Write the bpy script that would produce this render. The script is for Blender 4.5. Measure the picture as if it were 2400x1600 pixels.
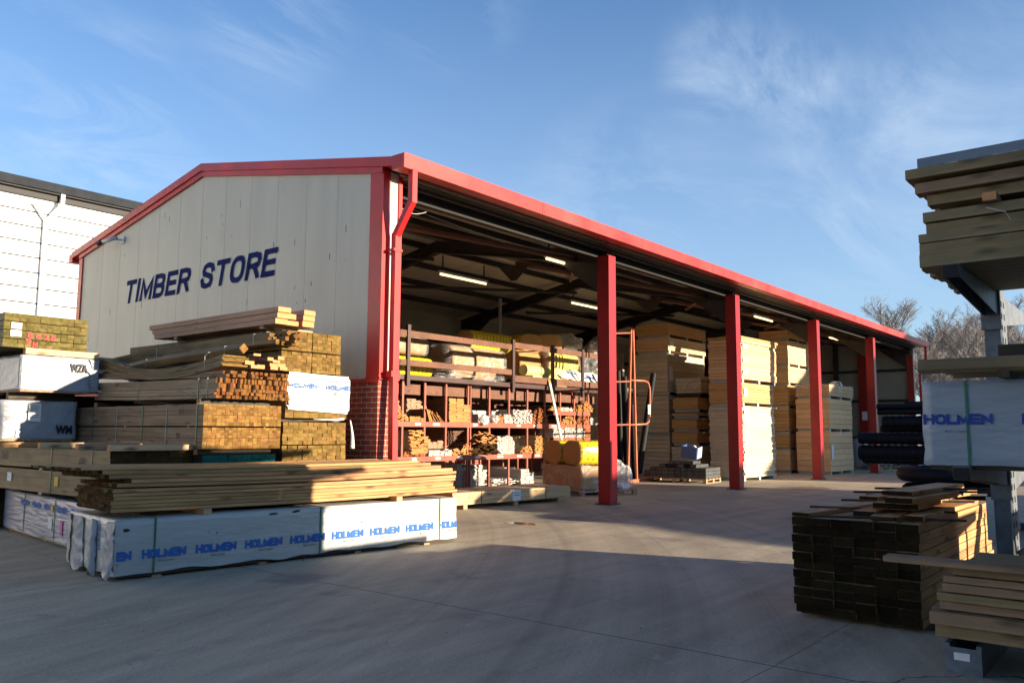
import bpy, bmesh, math, random
import numpy as np
from mathutils import Vector, Matrix, noise
random.seed(7)
S = bpy.context.scene
C = S.collection
D = bpy.data
for o in list(D.objects): D.objects.remove(o)

# ------------------------------------------------------------------ camera
FPX, CAMH = 1940.0, 1.5
def _n(v): return v/np.linalg.norm(v)
_ex = _n(np.array([1584., 222., FPX]))
_ey = np.array([-2396., 200., FPX]); _ey = _n(_ey-_ex*(_ey@_ex))
_ez = np.cross(_ex, _ey)
if _ez[1] > 0: _ez = -_ez
RC = np.array([_ex, _ey, _ez])
CP = np.array([0, 0, CAMH])
cam = D.objects.new('camera', D.cameras.new('camera')); C.objects.link(cam)
cam.data.sensor_width = 36; cam.data.sensor_fit = 'HORIZONTAL'
cam.data.lens = FPX/2400*36
cam.data.clip_start = .05; cam.data.clip_end = 2000
r_, u_, b_ = RC@np.array([1., 0, 0]), -(RC@np.array([0, 1., 0])), -(RC@np.array([0, 0, 1.]))
cam.matrix_world = Matrix(((r_[0], u_[0], b_[0], 0), (r_[1], u_[1], b_[1], 0), (r_[2], u_[2], b_[2], CAMH), (0, 0, 0, 1)))
S.camera = cam
# measured sight lines of the survey photograph, met with a real plane, give real positions
def ray(x, y): return RC@np.array([(x-1200)/FPX, (y-800)/FPX, 1.])
def onY(x, y, Y): d = ray(x, y); return CP+d*(Y/d[1])
def onX(x, y, X): d = ray(x, y); return CP+d*(X/d[0])
def onZ(x, y, z=0.): d = ray(x, y); return CP+d*((z-CAMH)/d[2])

# ------------------------------------------------------------------ world, sun
SK, SSL = .29, .172        # sideways drift and fall of sunlight per metre of +Y
sun_dir = Vector((SK, -1, SSL)).normalized()      # towards the sun
el = math.asin(sun_dir.z); az = math.atan2(sun_dir.x, sun_dir.y)
W = D.worlds.new('World'); S.world = W; W.use_nodes = True
nt = W.node_tree; nt.nodes.clear()
def N(nt, t, **k):
    n = nt.nodes.new(t)
    for a, v in k.items():
        if a in n.inputs: n.inputs[a].default_value = v
        else: setattr(n, a, v)
    return n
L = lambda nt, a, b: nt.links.new(a, b)
sky = N(nt, 'ShaderNodeTexSky'); sky.sky_type = 'NISHITA'; sky.sun_disc = False
sky.sun_elevation = el; sky.sun_rotation = az; sky.air_density = 1.0; sky.dust_density = .6; sky.ozone_density = 2.2
tc = N(nt, 'ShaderNodeTexCoord')
# wispy cirrus on the sky, laid out by real direction (projected on a cloud layer high above)
sep = N(nt, 'ShaderNodeSeparateXYZ'); L(nt, tc.outputs['Generated'], sep.inputs[0])
den = N(nt, 'ShaderNodeMath', operation='ADD'); den.inputs[1].default_value = .12; L(nt, sep.outputs[2], den.inputs[0])
dx = N(nt, 'ShaderNodeMath', operation='DIVIDE'); L(nt, sep.outputs[0], dx.inputs[0]); L(nt, den.outputs[0], dx.inputs[1])
dy = N(nt, 'ShaderNodeMath', operation='DIVIDE'); L(nt, sep.outputs[1], dy.inputs[0]); L(nt, den.outputs[0], dy.inputs[1])
cmb = N(nt, 'ShaderNodeCombineXYZ'); L(nt, dx.outputs[0], cmb.inputs[0]); L(nt, dy.outputs[0], cmb.inputs[1])
mp = N(nt, 'ShaderNodeMapping'); mp.inputs['Rotation'].default_value = (0, 0, math.radians(-38)); mp.inputs['Scale'].default_value = (.5, 1.2, 1)
mp.inputs['Location'].default_value = (1.7, .4, 0)
L(nt, cmb.outputs[0], mp.inputs[0])
n1 = N(nt, 'ShaderNodeTexNoise'); n1.inputs['Scale'].default_value = 1.9; n1.inputs['Detail'].default_value = 12; n1.inputs['Roughness'].default_value = .66; n1.inputs['Distortion'].default_value = 1.1
L(nt, mp.outputs[0], n1.inputs['Vector'])
n2 = N(nt, 'ShaderNodeTexNoise'); n2.inputs['Scale'].default_value = .5; n2.inputs['Detail'].default_value = 3
L(nt, cmb.outputs[0], n2.inputs['Vector'])
r1 = N(nt, 'ShaderNodeMapRange'); r1.inputs['From Min'].default_value = .44; r1.inputs['From Max'].default_value = .72; L(nt, n1.outputs['Fac'], r1.inputs[0])
r2 = N(nt, 'ShaderNodeMapRange'); r2.inputs['From Min'].default_value = .45; r2.inputs['From Max'].default_value = .70; r2.inputs['To Max'].default_value = .25; L(nt, n2.outputs['Fac'], r2.inputs[0])
acc = r2.outputs[0]
for (px_, py_, rad, wgt) in ((1700, 150, 5, .75), (1860, 190, 4, .7), (2260, 210, 8, .4), (2040, 420, 9, .45), (650, 30, 6, .6), (1050, -10, 6, .6), (120, 230, 8, .4), (330, 330, 8, .5), (1500, 520, 10, .35)):
    dv = _n(ray(px_, py_)); vd = N(nt, 'ShaderNodeVectorMath', operation='DOT_PRODUCT'); vd.inputs[1].default_value = tuple(dv); L(nt, tc.outputs['Generated'], vd.inputs[0])
    vm = N(nt, 'ShaderNodeMapRange'); vm.interpolation_type = 'SMOOTHSTEP'; vm.inputs['From Min'].default_value = math.cos(math.radians(rad)); vm.inputs['From Max'].default_value = 1; vm.inputs['To Max'].default_value = wgt; L(nt, vd.outputs['Value'], vm.inputs[0])
    am = N(nt, 'ShaderNodeMath', operation='ADD'); L(nt, acc, am.inputs[0]); L(nt, vm.outputs[0], am.inputs[1]); acc = am.outputs[0]
mu = N(nt, 'ShaderNodeMath', operation='MULTIPLY'); L(nt, r1.outputs[0], mu.inputs[0]); L(nt, acc, mu.inputs[1])
hz = N(nt, 'ShaderNodeMapRange'); hz.inputs['From Min'].default_value = .0; hz.inputs['From Max'].default_value = .56
hz.inputs['To Min'].default_value = .95; hz.inputs['To Max'].default_value = .0; L(nt, sep.outputs[2], hz.inputs[0])
ad = N(nt, 'ShaderNodeMath', operation='ADD'); ad.use_clamp = True; L(nt, mu.outputs[0], ad.inputs[0]); L(nt, hz.outputs[0], ad.inputs[1])
sc = N(nt, 'ShaderNodeMath', operation='MULTIPLY'); sc.inputs[1].default_value = .55; L(nt, ad.outputs[0], sc.inputs[0])
tint = N(nt, 'ShaderNodeMix'); tint.data_type = 'RGBA'; tint.blend_type = 'MULTIPLY'; tint.inputs[0].default_value = 1
tint.inputs[7].default_value = (.66, .97, 1.30, 1); L(nt, sky.outputs[0], tint.inputs[6])
mx = N(nt, 'ShaderNodeMix'); mx.data_type = 'RGBA'; mx.inputs[7].default_value = (3.3, 4.0, 4.9, 1)
L(nt, sc.outputs[0], mx.inputs[0]); L(nt, tint.outputs[2], mx.inputs[6])
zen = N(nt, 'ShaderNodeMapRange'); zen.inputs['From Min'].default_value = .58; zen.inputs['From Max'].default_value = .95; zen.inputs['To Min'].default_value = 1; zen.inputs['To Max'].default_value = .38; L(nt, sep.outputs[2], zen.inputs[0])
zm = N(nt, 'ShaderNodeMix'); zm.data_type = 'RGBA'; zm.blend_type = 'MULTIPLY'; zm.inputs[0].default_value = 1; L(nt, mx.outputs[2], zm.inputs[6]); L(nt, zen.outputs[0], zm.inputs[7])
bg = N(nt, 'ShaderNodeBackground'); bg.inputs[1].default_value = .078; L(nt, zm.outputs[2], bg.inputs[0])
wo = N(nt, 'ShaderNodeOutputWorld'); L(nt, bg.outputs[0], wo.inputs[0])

sl = D.lights.new('sun', 'SUN'); sl.energy = 5.0; sl.angle = math.radians(.53); sl.color = (1, .83, .62)
so = D.objects.new('sun', sl); C.objects.link(so)
so.rotation_euler = sun_dir.to_track_quat('Z', 'Y').to_euler()
S.view_settings.view_transform = 'Standard'; S.view_settings.look = 'None'
S.view_settings.gamma = 1; S.view_settings.use_curve_mapping = False
S.view_settings.exposure = 1.42
S.render.engine = 'CYCLES'
S.cycles.transparent_max_bounces = 16

# ------------------------------------------------------------------ materials
def mat(name, c, c2=None, rough=.65, metal=0., scale=(1, 1, 1), nscale=3., contrast=(.35, .65), island=0., bump=0., bscale=40., dist=.01, emit=0., knots=False, wet=0., spec=.4, grain=None, chips=None, coord='Object', soft=None, detail=6):
    m = D.materials.new(name); m.use_nodes = True
    nt = m.node_tree; b = nt.nodes['Principled BSDF']
    b.inputs['Roughness'].default_value = rough; b.inputs['Metallic'].default_value = metal
    b.inputs['Specular IOR Level'].default_value = spec
    t = N(nt, 'ShaderNodeTexCoord'); mp = N(nt, 'ShaderNodeMapping'); mp.inputs['Scale'].default_value = scale
    L(nt, t.outputs[coord], mp.inputs[0])
    geo = N(nt, 'ShaderNodeNewGeometry')
    vec = mp.outputs[0]
    if island:
        av = N(nt, 'ShaderNodeVectorMath', operation='SCALE'); av.inputs['Scale'].default_value = 37.
        cx = N(nt, 'ShaderNodeCombineXYZ')
        for i in range(3): L(nt, geo.outputs['Random Per Island'], cx.inputs[i])
        L(nt, cx.outputs[0], av.inputs[0])
        vs = N(nt, 'ShaderNodeVectorMath', operation='ADD'); L(nt, mp.outputs[0], vs.inputs[0]); L(nt, av.outputs[0], vs.inputs[1]); vec = vs.outputs[0]
    nz = N(nt, 'ShaderNodeTexNoise'); nz.inputs['Scale'].default_value = nscale; nz.inputs['Detail'].default_value = detail; nz.inputs['Roughness'].default_value = .6
    L(nt, vec, nz.inputs['Vector'])
    mr = N(nt, 'ShaderNodeMapRange'); mr.inputs['From Min'].default_value = contrast[0]; mr.inputs['From Max'].default_value = contrast[1]
    L(nt, nz.outputs['Fac'], mr.inputs[0])
    mix = N(nt, 'ShaderNodeMix'); mix.data_type = 'RGBA'
    mix.inputs[6].default_value = (*c, 1); mix.inputs[7].default_value = (*(c2 or [x*.8 for x in c]), 1)
    L(nt, mr.outputs[0], mix.inputs[0]); col = mix.outputs[2]
    if grain:
        gm = N(nt, 'ShaderNodeMapping'); gm.inputs['Scale'].default_value = grain
        L(nt, vec, gm.inputs[0])
        gn = N(nt, 'ShaderNodeTexNoise'); gn.inputs['Scale'].default_value = 1.; gn.inputs['Detail'].default_value = 5
        L(nt, gm.outputs[0], gn.inputs['Vector'])
        gr = N(nt, 'ShaderNodeMapRange'); gr.inputs['From Min'].default_value = .35; gr.inputs['From Max'].default_value = .65; gr.inputs['To Min'].default_value = .72; gr.inputs['To Max'].default_value = 1.12
        L(nt, gn.outputs['Fac'], gr.inputs[0])
        gx = N(nt, 'ShaderNodeMix'); gx.data_type = 'RGBA'; gx.blend_type = 'MULTIPLY'; gx.inputs[0].default_value = 1
        L(nt, col, gx.inputs[6]); L(nt, gr.outputs[0], gx.inputs[7]); col = gx.outputs[2]
    if knots:
        km = N(nt, 'ShaderNodeMapping'); km.inputs['Scale'].default_value = (7, 2.2, 7)
        L(nt, vec, km.inputs[0])
        vo = N(nt, 'ShaderNodeTexVoronoi'); vo.inputs['Scale'].default_value = 1.; L(nt, km.outputs[0], vo.inputs['Vector'])
        kr = N(nt, 'ShaderNodeMapRange'); kr.inputs['From Min'].default_value = .07; kr.inputs['From Max'].default_value = .25; kr.inputs['To Min'].default_value = .28; kr.inputs['To Max'].default_value = 1
        L(nt, vo.outputs['Distance'], kr.inputs[0])
        kx = N(nt, 'ShaderNodeMix'); kx.data_type = 'RGBA'; kx.blend_type = 'MULTIPLY'; kx.inputs[0].default_value = 1
        L(nt, col, kx.inputs[6]); L(nt, kr.outputs[0], kx.inputs[7]); col = kx.outputs[2]
    if chips:
        cn = N(nt, 'ShaderNodeTexNoise'); cn.inputs['Scale'].default_value = 9; cn.inputs['Detail'].default_value = 8; cn.inputs['Roughness'].default_value = .75; L(nt, t.outputs[coord], cn.inputs['Vector'])
        cr = N(nt, 'ShaderNodeMapRange'); cr.inputs['From Min'].default_value = .655; cr.inputs['From Max'].default_value = .675; L(nt, cn.outputs['Fac'], cr.inputs[0])
        cx_ = N(nt, 'ShaderNodeMix'); cx_.data_type = 'RGBA'; cx_.inputs[7].default_value = (*chips, 1); L(nt, cr.outputs[0], cx_.inputs[0]); L(nt, col, cx_.inputs[6]); col = cx_.outputs[2]
        dn = N(nt, 'ShaderNodeTexNoise'); dn.inputs['Scale'].default_value = 1.3; dn.inputs['Detail'].default_value = 7; L(nt, t.outputs[coord], dn.inputs['Vector'])
        dr = N(nt, 'ShaderNodeMapRange'); dr.inputs['From Min'].default_value = .3; dr.inputs['From Max'].default_value = .7; dr.inputs['To Min'].default_value = .78; dr.inputs['To Max'].default_value = 1.12; L(nt, dn.outputs['Fac'], dr.inputs[0])
        dx2 = N(nt, 'ShaderNodeMix'); dx2.data_type = 'RGBA'; dx2.blend_type = 'MULTIPLY'; dx2.inputs[0].default_value = 1; L(nt, col, dx2.inputs[6]); L(nt, dr.outputs[0], dx2.inputs[7]); col = dx2.outputs[2]
    if island:
        hs = N(nt, 'ShaderNodeHueSaturation')
        iv = N(nt, 'ShaderNodeMapRange'); iv.inputs['To Min'].default_value = 1-island; iv.inputs['To Max'].default_value = 1+island*.8
        L(nt, geo.outputs['Random Per Island'], iv.inputs[0]); L(nt, iv.outputs[0], hs.inputs['Value'])
        ml = N(nt, 'ShaderNodeMath', operation='MULTIPLY'); ml.inputs[1].default_value = 7.31; L(nt, geo.outputs['Random Per Island'], ml.inputs[0])
        fr = N(nt, 'ShaderNodeMath', operation='FRACT'); L(nt, ml.outputs[0], fr.inputs[0])
        ih = N(nt, 'ShaderNodeMapRange'); ih.inputs['To Min'].default_value = .5-island*.035; ih.inputs['To Max'].default_value = .5+island*.035
        L(nt, fr.outputs[0], ih.inputs[0]); L(nt, ih.outputs[0], hs.inputs['Hue'])
        L(nt, col, hs.inputs['Color']); col = hs.outputs[0]
    L(nt, col, b.inputs['Base Color'])
    if bump:
        bn = N(nt, 'ShaderNodeTexNoise'); bn.inputs['Scale'].default_value = bscale; bn.inputs['Detail'].default_value = 4
        L(nt, vec, bn.inputs['Vector'])
        bp = N(nt, 'ShaderNodeBump'); bp.inputs['Strength'].default_value = bump; bp.inputs['Distance'].default_value = dist
        L(nt, bn.outputs['Fac'], bp.inputs['Height']); L(nt, bp.outputs[0], b.inputs['Normal'])
    if emit:
        b.inputs['Emission Color'].default_value = (*c, 1); b.inputs['Emission Strength'].default_value = emit
    return m
G = (30, .9, 30)
def wood(name, c, c2, island=.18, knots=True, rough=.7, g=(26, .8, 26)):
    return mat(name, c, c2, rough=rough, scale=(1, 1, 1), nscale=1.7, grain=g, island=island, knots=knots, bump=.25, bscale=18, dist=.004)
def endgrain(name, c, c2, island=.25):
    return mat(name, c, c2, rough=.95, spec=.08, nscale=14., contrast=(.3, .7), island=island, bump=.3, bscale=60, dist=.004)
m = {}
m['olive'] = wood('olive_treated_timber', (.27, .185, .085), (.18, .125, .055))
m['greybrown'] = wood('grey_brown_timber', (.30, .185, .105), (.20, .125, .07))
m['palegrey'] = wood('weathered_pale_timber', (.42, .29, .17), (.30, .205, .12))
m['yellow'] = wood('yellow_treated_timber', (.54, .295, .115), (.42, .22, .08), island=.2)
m['pine'] = wood('planed_pine', (.62, .44, .25), (.52, .34, .18), island=.12)
m['pink'] = wood('pinkish_sawn_timber', (.42, .24, .15), (.34, .19, .12), island=.12)
m['green'] = wood('green_tanalised_timber', (.25, .185, .09), (.17, .125, .06), island=.25)
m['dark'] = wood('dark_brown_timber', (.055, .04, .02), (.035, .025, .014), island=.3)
m['rackbrown'] = wood('brown_plank', (.18, .08, .042), (.12, .052, .028), island=.25)
m['e_amber'] = endgrain('amber_end_grain', (.25, .135, .040), (.11, .06, .02), .33)
m['e_brown'] = endgrain('brown_end_grain', (.22, .095, .028), (.10, .045, .015), .4)
m['e_olive'] = endgrain('olive_end_grain', (.22, .135, .04), (.10, .062, .02), .3)
m['e_green'] = endgrain('green_end_grain', (.17, .135, .045), (.07, .06, .022), .3)
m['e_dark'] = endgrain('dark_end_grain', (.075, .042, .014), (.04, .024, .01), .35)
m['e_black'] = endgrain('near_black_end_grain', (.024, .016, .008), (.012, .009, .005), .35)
m['e_pink'] = endgrain('fresh_end_grain', (.60, .29, .13), (.48, .21, .09), .12)
m['e_teal'] = endgrain('teal_dipped_end', (.012, .085, .075), (.02, .12, .10), .2)
m['e_orange'] = endgrain('orange_board_end', (.52, .25, .09), (.38, .17, .06), .2)
m['e_rust'] = endgrain('redwood_moulding_end', (.40, .15, .06), (.24, .08, .03), .3)
m['white'] = mat('primed_white_board', (.42, .39, .355), (.36, .335, .31), rough=.6, island=.08, nscale=4)
m['whiteside'] = mat('primed_board_side', (.50, .45, .43), (.42, .38, .36), rough=.6, island=.08, nscale=2)
m['bonepine'] = wood('pale_planed_board', (.55, .38, .23), (.46, .31, .19), island=.1)
m['wrap'] = mat('white_pack_wrap', (.45, .455, .425), (.40, .405, .38), rough=.33, nscale=1.3, scale=(1, .5, 1.8), bump=.8, bscale=3.0, dist=.045, detail=4)
m['wrapshade'] = mat('shade_tinted_pack_wrap', (.29, .33, .385), (.25, .285, .335), rough=.38, nscale=1.3, scale=(1, .45, 1.7), bump=.75, bscale=3.0, dist=.05, detail=4)  # same white wrap with bluish shade put into its colour
m['wrapgrey'] = mat('silver_pack_wrap', (.34, .355, .38), (.27, .285, .32), rough=.36, nscale=2.3, bump=.9, bscale=4.5, dist=.035, detail=3)
m['wraplilac'] = mat('lilac_white_pack_wrap', (.36, .345, .40), (.30, .29, .345), rough=.35, nscale=1.3, scale=(1, .35, 3), bump=.8, bscale=7, dist=.03, detail=3)
m['darkfilm'] = mat('grey_blue_film', (.14, .16, .20), (.20, .22, .26), rough=.25, nscale=3, scale=(1, .5, 3), bump=.6, bscale=9)
m['sheet'] = mat('white_end_sheet', (.66, .66, .62), (.60, .60, .57), rough=.5, nscale=2, scale=(.4, 1, 5), bump=.6, bscale=6, dist=.02)
m['blueprint'] = mat('blue_print', (.03, .115, .40), (.05, .15, .44), rough=.7, spec=.15, nscale=8)
m['navyblue'] = mat('deep_blue_print', (.03, .06, .28), (.04, .075, .31), rough=.7, spec=.15)
m['navy'] = mat('navy_letters', (.012, .02, .10), (.018, .028, .125), rough=.8, spec=.05, nscale=5)
m['black'] = mat('black_marking', (.012, .012, .014), rough=.6)
m['greyprint'] = mat('grey_print', (.12, .12, .13), rough=.6)
m['redpaint'] = mat('red_spray_paint', (.62, .03, .03), (.55, .02, .02), rough=.6)
m['label'] = mat('paper_label', (.75, .74, .72), (.68, .67, .66), rough=.6, nscale=30)
m['yellowlabel'] = mat('yellow_label', (.65, .42, .02), rough=.6)
m['pinklabel'] = mat('pink_label', (.55, .10, .36), (.40, .02, .06), rough=.6, nscale=2)
m['strap'] = mat('green_strap', (.035, .16, .09), rough=.4)
m['twine'] = mat('grey_twine', (.42, .42, .40), rough=.5)
def metalpaint(name, c, c2, **k): return mat(name, c, c2, rough=k.get('rough', .42), nscale=k.get('ns', 2.5), bump=.15, bscale=12, dist=.003, spec=.5, detail=8, chips=k.get('chips', (.13, .06, .045)))
m['red'] = metalpaint('red_painted_steel', (.62, .014, .014), (.50, .012, .012))
m['gutterred'] = metalpaint('weathered_red_gutter', (.56, .05, .042), (.46, .02, .02), ns=1.2)
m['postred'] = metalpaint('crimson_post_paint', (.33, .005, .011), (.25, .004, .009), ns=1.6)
m['cream'] = mat('cream_cladding', (.60, .565, .455), (.50, .475, .39), rough=.55, nscale=1., scale=(1, 2.2, .35), contrast=(.3, .75), bump=.12, bscale=5, dist=.003, detail=8)
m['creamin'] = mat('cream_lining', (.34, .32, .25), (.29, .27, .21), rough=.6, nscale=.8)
m['roofin'] = mat('roof_lining', (.60, .54, .42), (.50, .46, .36), rough=.6, nscale=1.2, scale=(3, .5, 1))
m['rooftop'] = mat('grey_roof_sheet', (.18, .18, .19), rough=.5)
m['whwhite'] = mat('white_ribbed_cladding', (.82, .82, .80), (.78, .78, .77), rough=.5, nscale=1)
m['whgrey'] = mat('grey_gutter_metal', (.16, .18, .20), (.12, .13, .15), rough=.4)
m['whdark'] = mat('dark_grey_gutter', (.03, .034, .04), (.022, .025, .03), rough=.8, spec=.1)
m['steel'] = mat('dark_red_oxide_steel', (.04, .032, .028), (.025, .02, .018), rough=.6, nscale=4)
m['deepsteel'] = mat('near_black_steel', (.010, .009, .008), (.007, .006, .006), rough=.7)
m['rusttube'] = mat('rusty_brace_tube', (.20, .09, .05), (.12, .07, .05), rough=.7, nscale=4)
m['rackred'] = metalpaint('red_oxide_rack_steel', (.33, .095, .055), (.24, .065, .038))
m['rackdark'] = metalpaint('dark_brown_rack_steel', (.07, .03, .025), (.05, .02, .018))
m['orange'] = metalpaint('orange_frame_paint', (.50, .15, .075), (.42, .11, .055))
m['galv'] = mat('galvanised_steel', (.17, .19, .215), (.12, .135, .155), rough=.5, metal=.3, nscale=9, contrast=(.4, .6))
m['blackplastic'] = mat('black_plastic', (.006, .0065, .009), rough=.55, spec=.2)
m['wire'] = mat('white_cable', (.55, .52, .48), rough=.5)
m['camw'] = mat('white_plastic', (.6, .6, .6), rough=.4)
m['lamp'] = mat('fluorescent_tube', (1, .76, .36), emit=1.0)
m['insend'] = mat('mineral_wool_end', (.46, .26, .10), (.34, .18, .07), rough=.9, nscale=5, scale=(1, 1, 9), bump=.6, bscale=30, dist=.01, contrast=(.3, .7))
m['foam'] = mat('yellow_board_edge', (.66, .45, .25), (.59, .40, .22), rough=.75, nscale=3, island=.15)
m['foamo'] = mat('orange_board_edge', (.54, .33, .14), (.47, .28, .11), rough=.75, nscale=3, island=.15)
m['foamp'] = mat('pale_board_edge', (.58, .50, .36), (.50, .43, .31), rough=.7, nscale=3, island=.11)
m['foil'] = mat('pale_board_face', (.50, .50, .46), rough=.4)
m['bearer'] = mat('white_spacer', (.42, .50, .48), (.42, .42, .40), rough=.6)
m['palewood'] = wood('pallet_wood', (.50, .33, .17), (.40, .26, .13), island=.15, knots=False)
m['block'] = mat('dark_paving_block', (.075, .08, .078), (.05, .055, .052), rough=.8, island=.25, bump=.4, bscale=60)
m['blue'] = mat('blue_crate_plastic', (.10, .16, .32), (.07, .12, .26), rough=.4)
m['bluelid'] = mat('pale_blue_plastic', (.42, .47, .60), rough=.4)
m['paleyellow'] = mat('pale_yellow_foam', (.66, .60, .24), (.60, .54, .20), rough=.6, nscale=3)
m['bark'] = mat('birch_bark', (.36, .33, .30), (.16, .13, .12), rough=.8, nscale=3)
m['twig'] = mat('bare_twigs', (.27, .245, .23), (.19, .17, .16), rough=.9)
m['asphalt'] = mat('dark_roof_far', (.1, .1, .1))
m['brickB'] = None

def brick_mat():
    mm = D.materials.new('red_brickwork'); mm.use_nodes = True; nt = mm.node_tree; b = nt.nodes['Principled BSDF']
    t = N(nt, 'ShaderNodeTexCoord'); mp = N(nt, 'ShaderNodeMapping')
    sx = N(nt, 'ShaderNodeSeparateXYZ'); L(nt, t.outputs['Object'], sx.inputs[0])
    a = N(nt, 'ShaderNodeMath', operation='ADD'); L(nt, sx.outputs[0], a.inputs[0]); L(nt, sx.outputs[1], a.inputs[1])
    c = N(nt, 'ShaderNodeCombineXYZ'); L(nt, a.outputs[0], c.inputs[0]); L(nt, sx.outputs[2], c.inputs[1])
    br = N(nt, 'ShaderNodeTexBrick'); L(nt, c.outputs[0], br.inputs['Vector'])
    br.inputs['Scale'].default_value = 1; br.inputs['Brick Width'].default_value = .235; br.inputs['Row Height'].default_value = .081
    br.inputs['Mortar Size'].default_value = .0075; br.inputs['Mortar Smooth'].default_value = .2; br.offset = .5
    br.inputs['Color1'].default_value = (.30, .052, .032, 1); br.inputs['Color2'].default_value = (.22, .038, .026, 1); br.inputs['Mortar'].default_value = (.40, .30, .22, 1)
    L(nt, br.outputs['Color'], b.inputs['Base Color']); b.inputs['Roughness'].default_value = .85
    bp = N(nt, 'ShaderNodeBump'); bp.inputs['Strength'].default_value = .6; bp.inputs['Distance'].default_value = .01; bp.invert = True
    L(nt, br.outputs['Fac'], bp.inputs['Height']); L(nt, bp.outputs[0], b.inputs['Normal'])
    return mm
m['brick'] = brick_mat()

def yellowwrap():
    mm = D.materials.new('yellow_printed_film'); mm.use_nodes = True; nt = mm.node_tree; b = nt.nodes['Principled BSDF']
    t = N(nt, 'ShaderNodeTexCoord'); sx = N(nt, 'ShaderNodeSeparateXYZ'); L(nt, t.outputs['UV'], sx.inputs[0])
    def band(src, per, w):
        d = N(nt, 'ShaderNodeMath', operation='MODULO'); d.inputs[1].default_value = per; L(nt, src, d.inputs[0])
        g = N(nt, 'ShaderNodeMath', operation='LESS_THAN'); g.inputs[1].default_value = w; L(nt, d.outputs[0], g.inputs[0]); return g.outputs[0]
    v = band(sx.outputs[0], .16, .06); u = band(sx.outputs[1], .34, .20)
    mu = N(nt, 'ShaderNodeMath', operation='MULTIPLY'); L(nt, v, mu.inputs[0]); L(nt, u, mu.inputs[1])
    nz = N(nt, 'ShaderNodeTexNoise'); nz.inputs['Scale'].default_value = 22; L(nt, t.outputs['Object'], nz.inputs['Vector'])
    g = N(nt, 'ShaderNodeMath', operation='GREATER_THAN'); g.inputs[1].default_value = .42; L(nt, nz.outputs['Fac'], g.inputs[0])
    m2 = N(nt, 'ShaderNodeMath', operation='MULTIPLY'); L(nt, mu.outputs[0], m2.inputs[0]); L(nt, g.outputs[0], m2.inputs[1])
    mix = N(nt, 'ShaderNodeMix'); mix.data_type = 'RGBA'; mix.inputs[6].default_value = (.72, .50, .02, 1); mix.inputs[7].default_value = (.22, .22, .02, 1)
    L(nt, m2.outputs[0], mix.inputs[0]); L(nt, mix.outputs[2], b.inputs['Base Color']); b.inputs['Roughness'].default_value = .3
    bn = N(nt, 'ShaderNodeTexNoise'); bn.inputs['Scale'].default_value = 9; L(nt, t.outputs['Object'], bn.inputs['Vector'])
    bp = N(nt, 'ShaderNodeBump'); bp.inputs['Strength'].default_value = .6; bp.inputs['Distance'].default_value = .03; L(nt, bn.outputs['Fac'], bp.inputs['Height']); L(nt, bp.outputs[0], b.inputs['Normal'])
    return mm
m['ywrap'] = yellowwrap()
def film(name, alpha=.35, scale=9):
    mm = D.materials.new(name); mm.use_nodes = True; nt = mm.node_tree; b = nt.nodes['Principled BSDF']
    b.inputs['Base Color'].default_value = (.72, .74, .76, 1); b.inputs['Roughness'].default_value = .18; b.inputs['Specular IOR Level'].default_value = .8
    t = N(nt, 'ShaderNodeTexCoord')
    bn = N(nt, 'ShaderNodeTexNoise'); bn.inputs['Scale'].default_value = scale; bn.inputs['Detail'].default_value = 6; bn.inputs['Distortion'].default_value = 1.5; L(nt, t.outputs['Object'], bn.inputs['Vector'])
    bp = N(nt, 'ShaderNodeBump'); bp.inputs['Strength'].default_value = 1; bp.inputs['Distance'].default_value = .05; L(nt, bn.outputs['Fac'], bp.inputs['Height']); L(nt, bp.outputs[0], b.inputs['Normal'])
    mr = N(nt, 'ShaderNodeMapRange'); mr.inputs['From Min'].default_value = .45; mr.inputs['From Max'].default_value = .7; mr.inputs['To Min'].default_value = alpha*.5; mr.inputs['To Max'].default_value = min(1, alpha*2)
    L(nt, bn.outputs['Fac'], mr.inputs[0]); L(nt, mr.outputs[0], b.inputs['Alpha'])
    return mm
m['film'] = film('clear_plastic_film', .2, 3.5)
m['filmwhite'] = film('milky_plastic_film', .6, 4)

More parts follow.
